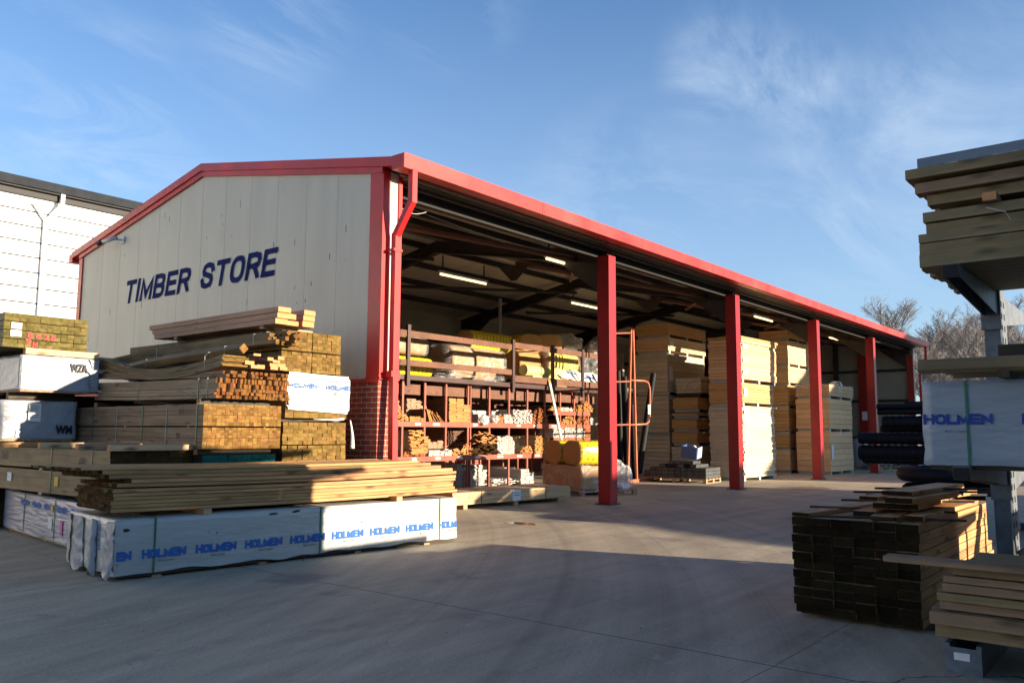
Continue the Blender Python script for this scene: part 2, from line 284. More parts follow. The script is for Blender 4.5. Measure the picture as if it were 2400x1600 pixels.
# ------------------------------------------------------------------ geometry helpers
class MB:
    def __init__(s): s.v = []; s.f = []; s.mi = []; s.mats = []
    def mat(s, k):
        if k not in s.mats: s.mats.append(k)
        return s.mats.index(k)
    def face(s, idx, k): s.f.append(idx); s.mi.append(s.mat(k))
    def hexa(s, p, k, ke=None, axis=1):
        """p: 8 points (x0y0z0,x1y0z0,x1y1z0,x0y1z0, same at z1)"""
        b = len(s.v); s.v += [tuple(q) for q in p]
        fs = [((0, 3, 2, 1), 2), ((4, 5, 6, 7), 2), ((0, 1, 5, 4), 1), ((2, 3, 7, 6), 1), ((1, 2, 6, 5), 0), ((3, 0, 4, 7), 0)]
        for f, a in fs: s.face([b+i for i in f], ke if (ke and a == axis) else k)
    def box(s, x0, x1, y0, y1, z0, z1, k, ke=None, axis=1):
        s.hexa([(x0, y0, z0), (x1, y0, z0), (x1, y1, z0), (x0, y1, z0), (x0, y0, z1), (x1, y0, z1), (x1, y1, z1), (x0, y1, z1)], k, ke, axis)
    def plank(s, x0, x1, y0, y1, z0, z1, k, ke, seg=1, fn=None):
        """a plank along y in seg pieces, bent by fn"""
        b = len(s.v)
        for i in range(seg+1):
            y = y0+(y1-y0)*i/seg
            for (x, z) in ((x0, z0), (x1, z0), (x1, z1), (x0, z1)):
                p = (x, y, z)
                s.v.append(fn(p) if fn else p)
        for i in range(seg):
            a = b+4*i
            for j in range(4): s.face([a+j, a+(j+1) % 4, a+4+(j+1) % 4, a+4+j][::1], k)
        s.face([b, b+3, b+2, b+1], ke); e = b+4*seg; s.face([e, e+1, e+2, e+3], ke)
    def tube(s, pts, r, k, n=8, r2=None, cap=True):
        pts = [Vector(p) for p in pts]; b = len(s.v); m_ = len(pts)
        for i, p in enumerate(pts):
            d = (pts[min(i+1, m_-1)]-pts[max(i-1, 0)]).normalized()
            a = Vector((0, 0, 1)) if abs(d.z) < .9 else Vector((1, 0, 0))
            u = d.cross(a).normalized(); w = d.cross(u)
            rr = r if r2 is None else r+(r2-r)*i/(m_-1)
            for j in range(n):
                t = 2*math.pi*j/n
                s.v.append(tuple(p+u*math.cos(t)*rr+w*math.sin(t)*rr))
        for i in range(m_-1):
            for j in range(n):
                s.face([b+i*n+j, b+i*n+(j+1) % n, b+(i+1)*n+(j+1) % n, b+(i+1)*n+j], k)
        if cap: s.face([b+j for j in range(n)][::-1], k); s.face([b+(m_-1)*n+j for j in range(n)], k)
    def bar(s, a, b_, w, h, k, up=(0, 0, 1)):
        """rectangular bar from a to b, w wide, h deep"""
        a = Vector(a); b_ = Vector(b_); d = (b_-a).normalized(); u = d.cross(Vector(up))
        if u.length < 1e-3: u = d.cross(Vector((0, 1, 0)))
        u.normalize(); v = u.cross(d).normalized(); q = []
        for sv in (-1, 1):
            for (e, su) in ((a, -1), (a, 1), (b_, 1), (b_, -1)): q.append(e+u*su*w/2+v*sv*h/2)
        s.hexa([q[0], q[1], q[2], q[3], q[4], q[5], q[6], q[7]], k)
    def quad(s, a, b_, c, d, k): b = len(s.v); s.v += [tuple(a), tuple(b_), tuple(c), tuple(d)]; s.face([b, b+1, b+2, b+3], k)
    def xform(s, M): s.v = [tuple(M@Vector(v)) for v in s.v]; return s
    def build(s, name, parent=None, smooth=False, merge=False, bevel=0):
        me = D.meshes.new(name); me.from_pydata([tuple(v) for v in s.v], [], s.f)
        for k in s.mats: me.materials.append(m[k])
        me.polygons.foreach_set('material_index', s.mi)
        bm = bmesh.new(); bm.from_mesh(me)
        if merge: bmesh.ops.remove_doubles(bm, verts=bm.verts, dist=.0008)
        bmesh.ops.recalc_face_normals(bm, faces=bm.faces)
        bm.to_mesh(me); bm.free()
        if smooth: me.polygons.foreach_set('use_smooth', [True]*len(me.polygons))
        me.update()
        o = D.objects.new(name, me); C.objects.link(o)
        if parent: o.parent = parent
        if bevel:
            bv = o.modifiers.new('bevel', 'BEVEL'); bv.width = bevel; bv.segments = 1; bv.limit_method = 'ANGLE'
        return o
def tag(o, label=None, cat=None, group=None, kind=None):
    if label: o['label'] = label
    if cat: o['category'] = cat
    if group: o['group'] = group
    if kind: o['kind'] = kind
    return o
def thing(name, label, cat, loc=(0, 0, 0), rot=0, group=None, tilt=(0, 0)):
    o = D.objects.new(name, None); o.empty_display_size = .2; C.objects.link(o)
    o.location = loc; o.rotation_euler = (tilt[0], tilt[1], rot)
    return tag(o, label, cat, group)
def copy_tree(o, parent=None):
    c = o.copy(); C.objects.link(c); c.parent = parent
    for ch in list(o.children): copy_tree(ch, c)
    return c

# text laid as thin lettering: frame origin o, reading direction u, up v
def text_geo(body, bold=.0, shear=0., spacing=1.):
    cu = D.curves.new('lettering', 'FONT'); cu.body = body; cu.size = 1; cu.offset = bold; cu.shear = shear; cu.resolution_u = 3
    cu.space_character = spacing; cu.extrude = 0.0
    ob = D.objects.new('lettering', cu); C.objects.link(ob)
    bpy.context.view_layer.update()
    me = D.meshes.new_from_object(ob.evaluated_get(bpy.context.evaluated_depsgraph_get()))
    vs = np.array([v.co[:] for v in me.vertices]); fs = [list(p.vertices) for p in me.polygons]
    D.objects.remove(ob); D.curves.remove(cu); D.meshes.remove(me)
    mn = vs.min(0); mxx = vs.max(0)
    vs = (vs-mn)/np.maximum(mxx-mn, 1e-6)
    return vs[:, :2], fs
GL = {  # upright stroke glyphs: advance width, strokes in a 1 x 1 cell
 'H': [[(0, 0), (0, 1)], [(1, 0), (1, 1)], [(0, .5), (1, .5)]], 'L': [[(0, 1), (0, 0), (1, 0)]], 'I': [[(0, 0), (0, 1)]], 'T': [[(0, 1), (1, 1)], [(.5, 1), (.5, 0)]],
 'E': [[(1, 1), (0, 1), (0, 0), (1, 0)], [(0, .52), (.9, .52)]], 'N': [[(0, 0), (0, 1), (1, 0), (1, 1)]], 'M': [[(0, 0), (0, 1), (.5, .15), (1, 1), (1, 0)]],
 'O': [[(.5+.5*math.copysign(abs(math.cos(a))**.75, math.cos(a)), .5+.5*math.copysign(abs(math.sin(a))**.75, math.sin(a))) for a in [math.pi*2*i/24 for i in range(25)]]],
 'S': [[(.97, .76), (.86, .93), (.6, 1), (.35, 1), (.1, .92), (.03, .76), (.12, .6), (.5, .52), (.88, .42), (.97, .25), (.88, .07), (.6, 0), (.38, 0), (.1, .08), (0, .27)]],
 'B': [[(0, 0), (0, 1), (.6, 1), (.9, .93), (.95, .76), (.88, .58), (.6, .52)], [(.24, .52), (.65, .52), (.95, .44), (1, .27), (.93, .07), (.65, 0), (.24, 0)]],
 'R': [[(0, 0), (0, 1), (.62, 1), (.92, .93), (1, .74), (.92, .56), (.62, .49), (.24, .49)], [(.58, .49), (.98, 0)]]}
GW = {'I': .0, 'M': 1.15, 'O': 1.05, 'L': .85, 'E': .9}
def stroke_text(mb, body, o, u, v, w, h, k, th=.2, shear=0., fn=None, off=.004, gap=.38, clip=None, sp=.8):
    o = Vector(o); u = Vector(u).normalized(); v = Vector(v).normalized(); n = u.cross(v)
    adv = [(sp if c == ' ' else GW.get(c, 1)) for c in body]; tot = sum(adv)+gap*(len(body)-1); cw = (w-th*h)/tot; x = th*h/2; lay = 0
    for c, a in zip(body, adv):
        for st_ in GL.get(c, []):
            P2 = [Vector((x+p[0]*a*cw, th*h/2+p[1]*(h-th*h))) for p in st_]; b = len(mb.v); closed = (P2[0]-P2[-1]).length < 1e-5
            if fn:
                Q2 = [P2[0]]
                for p_, q_ in zip(P2[:-1], P2[1:]):
                    nn_ = max(1, int((q_-p_).length/.022)); Q2 += [p_.lerp(q_, j_/nn_) for j_ in range(1, nn_+1)]
                P2 = Q2
            for i, p in enumerate(P2):
                d0 = (p-P2[i-1]).normalized() if i else ((P2[0]-P2[-2]).normalized() if closed else None)
                d1 = (P2[i+1]-p).normalized() if i < len(P2)-1 else ((P2[1]-P2[0]).normalized() if closed else None)
                if d0 is None: nn = Vector((-d1.y, d1.x)); ext = -d1*(th*h/2 if c not in 'MN' else th*h/2); m_ = 1
                elif d1 is None: nn = Vector((-d0.y, d0.x)); ext = d0*th*h/2; m_ = 1
                else:
                    t_ = (d0+d1); t_ = t_.normalized() if t_.length > 1e-4 else d1; nn = Vector((-t_.y, t_.x)); m_ = min(2.2, 1/max(.3, nn.dot(Vector((-d1.y, d1.x))))); ext = Vector((0, 0))
                for s_ in (1, -1):
                    q = p+nn*s_*th*h/2*m_+ext; q.x += shear*q.y; q.y = min(max(q.y, 0), h)
                    P3 = o+u*q.x+v*q.y+n*(off+.0004*lay)
                    if fn: P3 = Vector(fn(P3))+n*.0004*lay
                    mb.v.append(tuple(P3))
            for i in range(len(P2)-1):
                f = [b+2*i, b+2*i+1, b+2*i+3, b+2*i+2]
                if clip and any(not clip(mb.v[j]) for j in f): continue
                mb.face(f, k)
            lay += 1
        x += (a+gap)*cw
_tc = {}
def put_text(mb, body, o, u, v, w, h, k, bold=.03, shear=0., fn=None, off=.004, spacing=1., clip=None):
    if body.replace(' ', '').isalpha() and all(ch in GL or ch == ' ' for ch in body):
        return stroke_text(mb, body, o, u, v, w, h, k, th=.26, fn=fn, off=off, clip=clip)
    key = (body, bold, shear, spacing)
    if key not in _tc: _tc[key] = text_geo(body, bold, shear, spacing)
    vs, fs = _tc[key]; o = Vector(o); u = Vector(u).normalized(); v = Vector(v).normalized(); n = u.cross(v)
    b = len(mb.v); ok = set()
    for i, (a, c) in enumerate(vs):
        p = o+u*a*w+v*c*h+n*off
        if fn: p = Vector(fn(p))
        mb.v.append(tuple(p))
    for f in fs:
        if clip and any(not clip(mb.v[b+i]) for i in f): continue
        mb.face([b+i for i in f], k)

# ------------------------------------------------------------------ pack builders (local: x width, y length away, z up)
def boards(mb, W, L_, z0, z1, cols, rows, side, end, gap=.0008, jit=.008, skip=0., bow=None, seg=1, rowgaps=(), x0=0., colj=0.):
    ph = (z1-z0)/rows; pw = W/cols
    for r in range(rows):
        g = .012 if r in rowgaps else 0
        for c in range(cols):
            if random.random() < skip: continue
            a, b = random.uniform(-jit, jit), random.uniform(-jit, jit)
            e = random.uniform(-colj, colj)
            mb.plank(x0+c*pw+gap/2+e, x0+(c+1)*pw-gap/2+e, a, L_+b, z0+r*ph+g+gap/2, z0+(r+1)*ph-gap/2, side, end, seg, bow)
def strap_loop(parent, W, H, y, w=.018, z0=0., k='strap', name='strap', t=.004):
    mb = MB()
    mb.box(-t-.003, -.003, y, y+w, z0, z0+H+.003, k); mb.box(W+.003, W+t+.003, y, y+w, z0, z0+H+.003, k)
    mb.box(-t-.003, W+t+.003, y, y+w, z0+H+.003, z0+H+.003+t, k)
    return mb.build(name, parent)
def bearers(parent, W, ys, h, k='palewood', w=.09, z0=0., x0=0., name='bearer'):
    for y in ys:
        mb = MB(); mb.box(x0, W, y, y+w, z0, z0+h-.002, k); mb.build(name, parent)

def timber_pack(label, loc, W, L_, tiers, side, end, rot=0, cols=9, rowsz=.05, straps=(), feet=(), jit=.015, name='timber_pack', tilt=(0, 0), bow=None, seg=1, group='strapped timber packs', skip=0., sw=None):
    """tiers: list of (z0,z1,rows)"""
    t = thing(name, label, 'timber pack', loc, rot, group, tilt)
    mb = MB()
    for (z0, z1, rows) in tiers:
        boards(mb, W, L_, z0, z1, cols, rows, side, end, jit=jit, seg=seg, bow=bow, skip=skip)
    mb.build('boards', t)
    H = tiers[-1][1]
    for i in range(len(tiers)-1):
        za, zb = tiers[i][1], tiers[i+1][0]
        if zb-za > .004:
            for y in (.35, L_*.5, L_-.4):
                q = MB(); q.box(.01, W-.01, y, y+.06, za, zb, 'palewood'); q.build('spacer', t)
    for y in straps: strap_loop(t, W, H-tiers[0][0], y, z0=tiers[0][0])
    if feet: bearers(t, W, feet, tiers[0][0])
    return t

def wrinkle(amp, sc=(3, 3, 3), seed=0):
    def f(p):
        q = Vector((p[0]*sc[0]+seed, p[1]*sc[1], p[2]*sc[2]))
        return amp*(noise.noise(q)*.6+abs(noise.noise(q*2.3))*.6)
    return f
def wrapped_pack(label, loc, W, L_, H, rot=0, k='wrap', z0=.05, amp=.012, sc=(3, 2.2, 5), seed=0, name='wrapped_timber_pack', group='timber packs in white wrap', texts=(), straps=(), feet=(), hem=.02, base=None, cat='wrapped pack', tilt=(0, 0), endfold=True):
    t = thing(name, label, cat, loc, rot, group, tilt)
    w = wrinkle(amp, sc, seed)
    def dsp(p):
        x, y, z = p
        d = w(p)*(1 if abs(z-z0) > .02 else 1.6)
        # sag diagonals
        nx = -1 if x < W*.02 else (1 if x > W*.98 else 0)
        ny = -1 if y < L_*.004 else (1 if y > L_*.996 else 0)
        nz = 1 if z > z0+H*.98 else 0
        return (x-nx*d, y-ny*d*1.5, z-nz*(d*.7))
    mb = MB()
    nx, ny, nz_ = max(2, int(W/.06)), max(6, int(L_/.07)), max(4, int(H/.05))
    def grid(P, a, b, flip=False):
        base_ = len(mb.v)
        for i in range(a+1):
            for j in range(b+1): mb.v.append(dsp(P(i/a, j/b)))
        for i in range(a):
            for j in range(b):
                q = base_+i*(b+1)+j; mb.face([q, q+1, q+b+2, q+b+1], k)
    hm = lambda y, v: z0+H*v+(hem*noise.noise(Vector((y*2.7+seed, seed, 0))) if v == 0 else 0)
    grid(lambda a, b: (0, L_*a, hm(a*L_, b)), ny, nz_)
    grid(lambda a, b: (W, L_*a, hm(a*L_+5, b)), ny, nz_)
    grid(lambda a, b: (W*a, 0, hm(a*W+9, b)), nx, nz_)
    grid(lambda a, b: (W*a, L_, hm(a*W+13, b)), nx, nz_)
    grid(lambda a, b: (W*a, L_*b, z0+H), nx, ny)
    wr = mb.build('wrap', t, smooth=True, merge=True)
    if endfold:
        q = MB()
        for (fx, s) in ((.02, 1), (W-.02, -1)):
            pts = 9; q = MB()
            for i in range(pts-1):
                for e in (0,):
                    z1, z2 = z0+H*.98*i/(pts-1), z0+H*.98*(i+1)/(pts-1)
                    a1 = .05+.035*noise.noise(Vector((i*.7+seed, fx, 3))); a2 = .05+.035*noise.noise(Vector(((i+1)*.7+seed, fx, 3)))
                    q.quad((fx, -.006, z1), (fx, -.006, z2), (fx+s*a2*2.4, -.02-.01*math.sin(i*2.), z2), (fx+s*a1*2.4, -.02-.01*math.sin(i*2.-1), z1), k)
            q.build('end_fold', t, smooth=True)
    if base:
        q = MB(); q.box(.03, W-.03, .03, L_-.03, z0-.03, z0+.03, base); q.build('base_boards', t)
    if texts:
        q = MB()
        for (body, face, s0, zz, wd, ht, kk, bold) in texts:
            if face == 'L':   # -x face, reads from +y to -y, s0 = y of its left edge
                put_text(q, body, (0, s0, z0+zz), (0, -1, 0), (0, 0, 1), wd, ht, kk, bold, fn=lambda p: (dsp((0, p.y, p.z))[0]-.008, p.y, p.z), clip=lambda p: .0 < p[1] < L_)
            elif face == 'R':   # +x face, reads along +y
                put_text(q, body, (W, s0, z0+zz), (0, 1, 0), (0, 0, 1), wd, ht, kk, bold, fn=lambda p: (dsp((W, p.y, p.z))[0]+.008, p.y, p.z), clip=lambda p: .0 < p[1] < L_)
            elif face == 'V':   # -y face, upright column of print
                put_text(q, body, (s0, 0, z0+zz), (0, 0, 1), (-1, 0, 0), wd, ht, kk, bold, fn=lambda p: (p.x, dsp((p.x, 0, p.z))[1]-.006, p.z))
            else:
                put_text(q, body, (s0, 0, z0+zz), (1, 0, 0), (0, 0, 1), wd, ht, kk, bold, fn=lambda p: (p.x, dsp((p.x, 0, p.z))[1]-.006, p.z))
        q.build('printed_lettering', wr)
    for y in straps: strap_loop(t, W, H-.002, y, z0=z0)
    if feet: bearers(t, W-.04, feet, z0-.03, x0=.04)
    return t

def label_patch(parent, face, s, z, w, h, k='label', name='paper_label', off=.008, W=0, lines=0):
    mb = MB()
    if face == 'L': mb.box(-off-.003, -off, s-w, s, z, z+h, k)
    elif face == 'R': mb.box(W+off, W+off+.003, s, s+w, z, z+h, k)
    else: mb.box(s, s+w, -off-.003, -off, z, z+h, k)
    for i in range(lines):
        zz = z+h*(.85-.7*i/max(1, lines)); q = w*(.15+.1*random.random())
        if face == 'L': mb.box(-off-.005, -off-.003, s-w+q, s-q*.8, zz-h*.03, zz, 'greyprint')
        elif face == 'F': mb.box(s+q*.8, s+w-q, -off-.005, -off-.003, zz-h*.03, zz, 'greyprint')
    return mb.build(name, parent)
def stencil(parent, body, face, s, z, w, h, k='black', bold=.02, off=.006, name='painted_number'):
    mb = MB()
    if face == 'L': put_text(mb, body, (-off, s, z), (0, -1, 0), (0, 0, 1), w, h, k, bold, off=0)
    else: put_text(mb, body, (s, -off, z), (1, 0, 0), (0, 0, 1), w, h, k, bold, off=0)
    return mb.build(name, parent)
def bearer_board(label, x0, x1, y0, y1, z0, z1, side='pine', group='loose bearer boards', name='bearer_board', end=None, rz=0):
    mb = MB(); cx, cy = (x0+x1)/2, (y0+y1)/2
    hx, hy = (x1-x0)/2, (y1-y0)/2
    # built along local y, so turned a quarter when it runs along x
    along_x = hx > hy
    if along_x: mb.plank(-hy, hy, -hx, hx, 0, z1-z0, side, end or side)
    else: mb.plank(-hx, hx, -hy, hy, 0, z1-z0, side, end or side)
    o = mb.build(name, bevel=.002); o.location = (cx, cy, z0); o.rotation_euler = (0, 0, (math.pi/2 if along_x else 0)+rz)
    return tag(o, label, 'board', group)

# ================================================================== GROUND
def ground_mat():
    mm = D.materials.new('concrete_yard'); mm.use_nodes = True; nt = mm.node_tree; b = nt.nodes['Principled BSDF']
    t = N(nt, 'ShaderNodeTexCoord'); co = t.outputs['Object']
    def noise_(sc, det, lo, hi, vec=co, rough=.6, dist=0.):
        n = N(nt, 'ShaderNodeTexNoise'); n.inputs['Scale'].default_value = sc; n.inputs['Detail'].default_value = det; n.inputs['Roughness'].default_value = rough; n.inputs['Distortion'].default_value = dist
        L(nt, vec, n.inputs['Vector']); r = N(nt, 'ShaderNodeMapRange'); r.inputs['From Min'].default_value = lo; r.inputs['From Max'].default_value = hi
        L(nt, n.outputs['Fac'], r.inputs[0]); return r.outputs[0]
    def mixc(f, a, c, mode='MIX', fac=None):
        x = N(nt, 'ShaderNodeMix'); x.data_type = 'RGBA'; x.blend_type = mode
        if f is None: x.inputs[0].default_value = fac
        else: L(nt, f, x.inputs[0])
        if isinstance(a, tuple): x.inputs[6].default_value = (*a, 1)
        else: L(nt, a, x.inputs[6])
        if isinstance(c, tuple): x.inputs[7].default_value = (*c, 1)
        else: L(nt, c, x.inputs[7])
        return x.outputs[2]
    c = mixc(noise_(.35, 8, .35, .65), (.51, .43, .315), (.40, .34, .25))
    c = mixc(noise_(14, 8, .35, .7), c, (.88, .88, .88), 'MULTIPLY') if False else c
    sp = noise_(60, 4, .3, .7); rr = N(nt, 'ShaderNodeMapRange'); rr.inputs['To Min'].default_value = .80; rr.inputs['To Max'].default_value = 1.14; L(nt, sp, rr.inputs[0])
    c = mixc(None, c, rr.outputs[0], 'MULTIPLY', 1.)
    # tyre tracks: long curved streaks
    ln = N(nt, 'ShaderNodeVectorMath', operation='DISTANCE'); ln.inputs[1].default_value = (-6, 26, 0); L(nt, co, ln.inputs[0])
    cb = N(nt, 'ShaderNodeCombineXYZ'); L(nt, ln.outputs['Value'], cb.inputs[0])
    tr = noise_(2.2, 5, .35, .65, cb.outputs[0], .7); rt = N(nt, 'ShaderNodeMapRange'); rt.inputs['To Min'].default_value = .76; rt.inputs['To Max'].default_value = 1.16; L(nt, tr, rt.inputs[0])
    c = mixc(None, c, rt.outputs[0], 'MULTIPLY', .85)
    cb2 = N(nt, 'ShaderNodeMapping'); cb2.inputs['Rotation'].default_value = (0, 0, math.radians(-20)); cb2.inputs['Scale'].default_value = (.12, 2.0, 1); L(nt, co, cb2.inputs[0])
    t2 = noise_(1.6, 6, .35, .68, cb2.outputs[0], .7); rt2 = N(nt, 'ShaderNodeMapRange'); rt2.inputs['To Min'].default_value = .82; rt2.inputs['To Max'].default_value = 1.14; L(nt, t2, rt2.inputs[0])
    c = mixc(None, c, rt2.outputs[0], 'MULTIPLY', .9)
    # slab joints
    sx = N(nt, 'ShaderNodeSeparateXYZ')
    wj = N(nt, 'ShaderNodeTexNoise'); wj.inputs['Scale'].default_value = .8; L(nt, co, wj.inputs['Vector'])
    wv = N(nt, 'ShaderNodeVectorMath', operation='SCALE'); wv.inputs['Scale'].default_value = .05; L(nt, wj.outputs['Color'], wv.inputs[0])
    wa = N(nt, 'ShaderNodeVectorMath', operation='ADD'); L(nt, co, wa.inputs[0]); L(nt, wv.outputs[0], wa.inputs[1]); L(nt, wa.outputs[0], sx.inputs[0])
    def joint(out, pos, w):
        s = N(nt, 'ShaderNodeMath', operation='SUBTRACT'); s.inputs[1].default_value = pos+.025; L(nt, out, s.inputs[0])
        a = N(nt, 'ShaderNodeMath', operation='ABSOLUTE'); L(nt, s.outputs[0], a.inputs[0])
        l = N(nt, 'ShaderNodeMath', operation='LESS_THAN'); l.inputs[1].default_value = w; L(nt, a.outputs[0], l.inputs[0]); return l.outputs[0]
    for (i, pos, w) in ((0, JX, .008), (1, 8.6, .008), (1, 2.2, .0035), (0, 17.2, .008), (0, 10.6, .005)):
        c = mixc(joint(sx.outputs[i], pos, w), c, (.09, .088, .085))
    wn = N(nt, 'ShaderNodeTexNoise'); wn.inputs['Scale'].default_value = 1.1; wn.inputs['Detail'].default_value = 6; L(nt, co, wn.inputs['Vector'])
    ws = N(nt, 'ShaderNodeVectorMath', operation='MULTIPLY_ADD'); ws.inputs[1].default_value = (.9, .9, 0); L(nt, wn.outputs['Color'], ws.inputs[0]); L(nt, co, ws.inputs[2])
    ve = N(nt, 'ShaderNodeTexVoronoi'); ve.feature = 'DISTANCE_TO_EDGE'; ve.inputs['Scale'].default_value = .16; L(nt, ws.outputs[0], ve.inputs['Vector'])
    vl = N(nt, 'ShaderNodeMath', operation='LESS_THAN'); vl.inputs[1].default_value = .0006; L(nt, ve.outputs['Distance'], vl.inputs[0])
    mk = noise_(.25, 2, .5, .56); m3 = N(nt, 'ShaderNodeMath', operation='MULTIPLY'); L(nt, vl.outputs[0], m3.inputs[0]); L(nt, mk, m3.inputs[1])
    c = mixc(m3.outputs[0], c, (.10, .095, .09))
    # pale scuffed wear and dark oily drips
    c = mixc(noise_(2.3, 9, .60, .74, rough=.75), c, (.54, .47, .37)); c = mixc(noise_(1.1, 8, .57, .82, rough=.7, dist=.5), c, (.17, .145, .12))
    # crumbly repaired strip and patches
    def blob(x, y, r, col, soft=.3, nsc=3.):
        nonlocal c
        dd = N(nt, 'ShaderNodeVectorMath', operation='DISTANCE'); dd.inputs[1].default_value = (x, y, 0)
        nn = N(nt, 'ShaderNodeTexNoise'); nn.inputs['Scale'].default_value = nsc; nn.inputs['Detail'].default_value = 5; L(nt, co, nn.inputs['Vector'])
        L(nt, co, dd.inputs[0]); sm = N(nt, 'ShaderNodeMath', operation='MULTIPLY_ADD'); sm.inputs[1].default_value = r*2.2; L(nt, nn.outputs['Fac'], sm.inputs[0]); L(nt, dd.outputs['Value'], sm.inputs[2])
        q = N(nt, 'ShaderNodeMapRange'); q.inputs['From Min'].default_value = r*2.1+soft*.5; q.inputs['From Max'].default_value = r*2.1-soft*.5; L(nt, sm.outputs[0], q.inputs[0])
        c = mixc(q.outputs[0], c, col)
    blob(5.4, 7.2, .28, (.24, .22, .19), .25, 4)
    blob(2.2, 3.9, .3, (.22, .22, .21), .5, 2)
    blob(23.5, 8.4, .7, (.20, .14, .09), .15, 5)
    blob(12.0, 8.6, .5, (.24, .22, .20), .5)
    blob(-.2, 5.6, .4, (.27, .27, .26), .5)
    # small dark specks and grit
    vo = N(nt, 'ShaderNodeTexVoronoi'); vo.inputs['Scale'].default_value = 1.8; L(nt, co, vo.inputs['Vector'])
    lt = N(nt, 'ShaderNodeMath', operation='LESS_THAN'); lt.inputs[1].default_value = .03; L(nt, vo.outputs['Distance'], lt.inputs[0])
    gt = N(nt, 'ShaderNodeSeparateXYZ'); L(nt, vo.outputs['Color'], gt.inputs[0])
    g2 = N(nt, 'ShaderNodeMath', operation='GREATER_THAN'); g2.inputs[1].default_value = .55; L(nt, gt.outputs[0], g2.inputs[0])
    g3 = N(nt, 'ShaderNodeMath', operation='MULTIPLY'); L(nt, lt.outputs[0], g3.inputs[0]); L(nt, g2.outputs[0], g3.inputs[1])
    c = mixc(g3.outputs[0], c, (.05, .045, .04))
    L(nt, c, b.inputs['Base Color'])
    b.inputs['Roughness'].default_value = .75; b.inputs['Specular IOR Level'].default_value = .35
    bn = N(nt, 'ShaderNodeTexNoise'); bn.inputs['Scale'].default_value = 22; bn.inputs['Detail'].default_value = 8; L(nt, co, bn.inputs['Vector'])
    bp = N(nt, 'ShaderNodeBump'); bp.inputs['Strength'].default_value = .35; bp.inputs['Distance'].default_value = .012; L(nt, bn.outputs['Fac'], bp.inputs['Height']); L(nt, bp.outputs[0], b.inputs['Normal'])
    return mm
# the long joint seen crossing the foreground runs along +Y
JX = float((onZ(1200, 1445)[0]+onZ(1880, 1573)[0])/2)
m['ground'] = ground_mat()
mb = MB(); mb.quad((-300, -300, 0), (600, -300, 0), (600, 600, 0), (-300, 600, 0), 'ground')
tag(mb.build('ground'), kind='structure')
# small puddle in front of the store
m['puddle'] = mat('muddy_water', (.10, .075, .045), rough=.08, spec=.6)
mb = MB(); ctr = onZ(1222, 1226); pts = []
for i in range(22):
    a = 2*math.pi*i/22; r = .34+.10*math.sin(a*2+1)+.05*math.sin(a*5)
    pts.append((ctr[0]-.62*r*math.cos(a)*.55+.35*r*math.sin(a), ctr[1]+.30*r*math.cos(a)+r*math.sin(a)*.9, .004))
mb.v = pts; mb.face(list(range(22)), 'puddle')
tag(mb.build('puddle'), kind='structure')

# ================================================================== TIMBER STORE
XA, XB, YF, YR, YB = 8.5, 41.0, 9.5, 14.75, 20.0
ZE, ZR = 5.59, 6.56           # underside of roof at front/back eave line and ridge
zroof = lambda y: ZR-(ZR-ZE)*abs(y-YR)/(YR-YF)
st = thing('timber_store', 'long open fronted timber store with cream gable and red trim', 'building', (XA, YF, 0))
def P_(mb, name, **k):
    mb.xform(Matrix.Translation((-XA, -YF, 0))); o = mb.build(name, st, **k); return o
# gable cladding: ribbed sandwich panels ~1 m wide with joints
def gable(x, t, k, y0, y1, zb, pw=1.05, groove=True):
    mb = MB(); y = y0
    while y < y1-1e-3:
        ye = min(y+pw, y1); g = .003 if groove else 0
        segs = [y, YR, ye] if y < YR < ye else [y, ye]
        for a, b in zip(segs[:-1], segs[1:]):
            aa = a+(g if a == y else 0); bb = b-(g if b == ye else 0)
            mb.hexa([(x, aa, zb), (x+t, aa, zb), (x+t, bb, zb), (x, bb, zb), (x, aa, zroof(aa)), (x+t, aa, zroof(aa)), (x+t, bb, zroof(bb)), (x, bb, zroof(bb))], k)
        y = ye
    if groove: mb.hexa([(x+.02, y0, zb), (x+t, y0, zb), (x+t, YR, zb), (x+.02, YR, zb), (x+.02, y0, zroof(y0)-.01), (x+t, y0, zroof(y0)-.01), (x+t, YR, ZR-.01), (x+.02, YR, ZR-.01)], 'steel'); mb.hexa([(x+.02, YR, zb), (x+t, YR, zb), (x+t, y1, zb), (x+.02, y1, zb), (x+.02, YR, ZR-.01), (x+t, YR, ZR-.01), (x+t, y1, zroof(y1)-.01), (x+.02, y1, zroof(y1)-.01)], 'steel')
    return mb
P_(gable(XA, .08, 'cream', YF+.28, YB, 2.30, .83), 'gable_wall')
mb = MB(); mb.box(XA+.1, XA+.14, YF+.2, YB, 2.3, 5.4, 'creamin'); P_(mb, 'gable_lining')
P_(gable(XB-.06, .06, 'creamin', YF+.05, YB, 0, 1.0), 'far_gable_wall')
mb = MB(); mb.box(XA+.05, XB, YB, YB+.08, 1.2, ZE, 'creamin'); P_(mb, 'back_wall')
mb = MB(); mb.box(XA+.03, XB, YB, YB+.1, 0, 1.195, 'brick'); P_(mb, 'back_plinth')
# brick plinth and corner pier
mb = MB(); mb.box(XA-.02, XA+.2, YF+.03, YB+.02, 0, 2.27, 'brick'); P_(mb, 'brick_plinth')
mb = MB(); mb.box(XA-.045, XA+.26, YF-.02, YF+.028, 0, 2.27, 'brick'); P_(mb, 'brick_pier')
mb = MB(); mb.box(XA-.05, XA+.1, YF+.27, YB, 2.272, 2.31, 'red'); P_(mb, 'cladding_drip_rail')
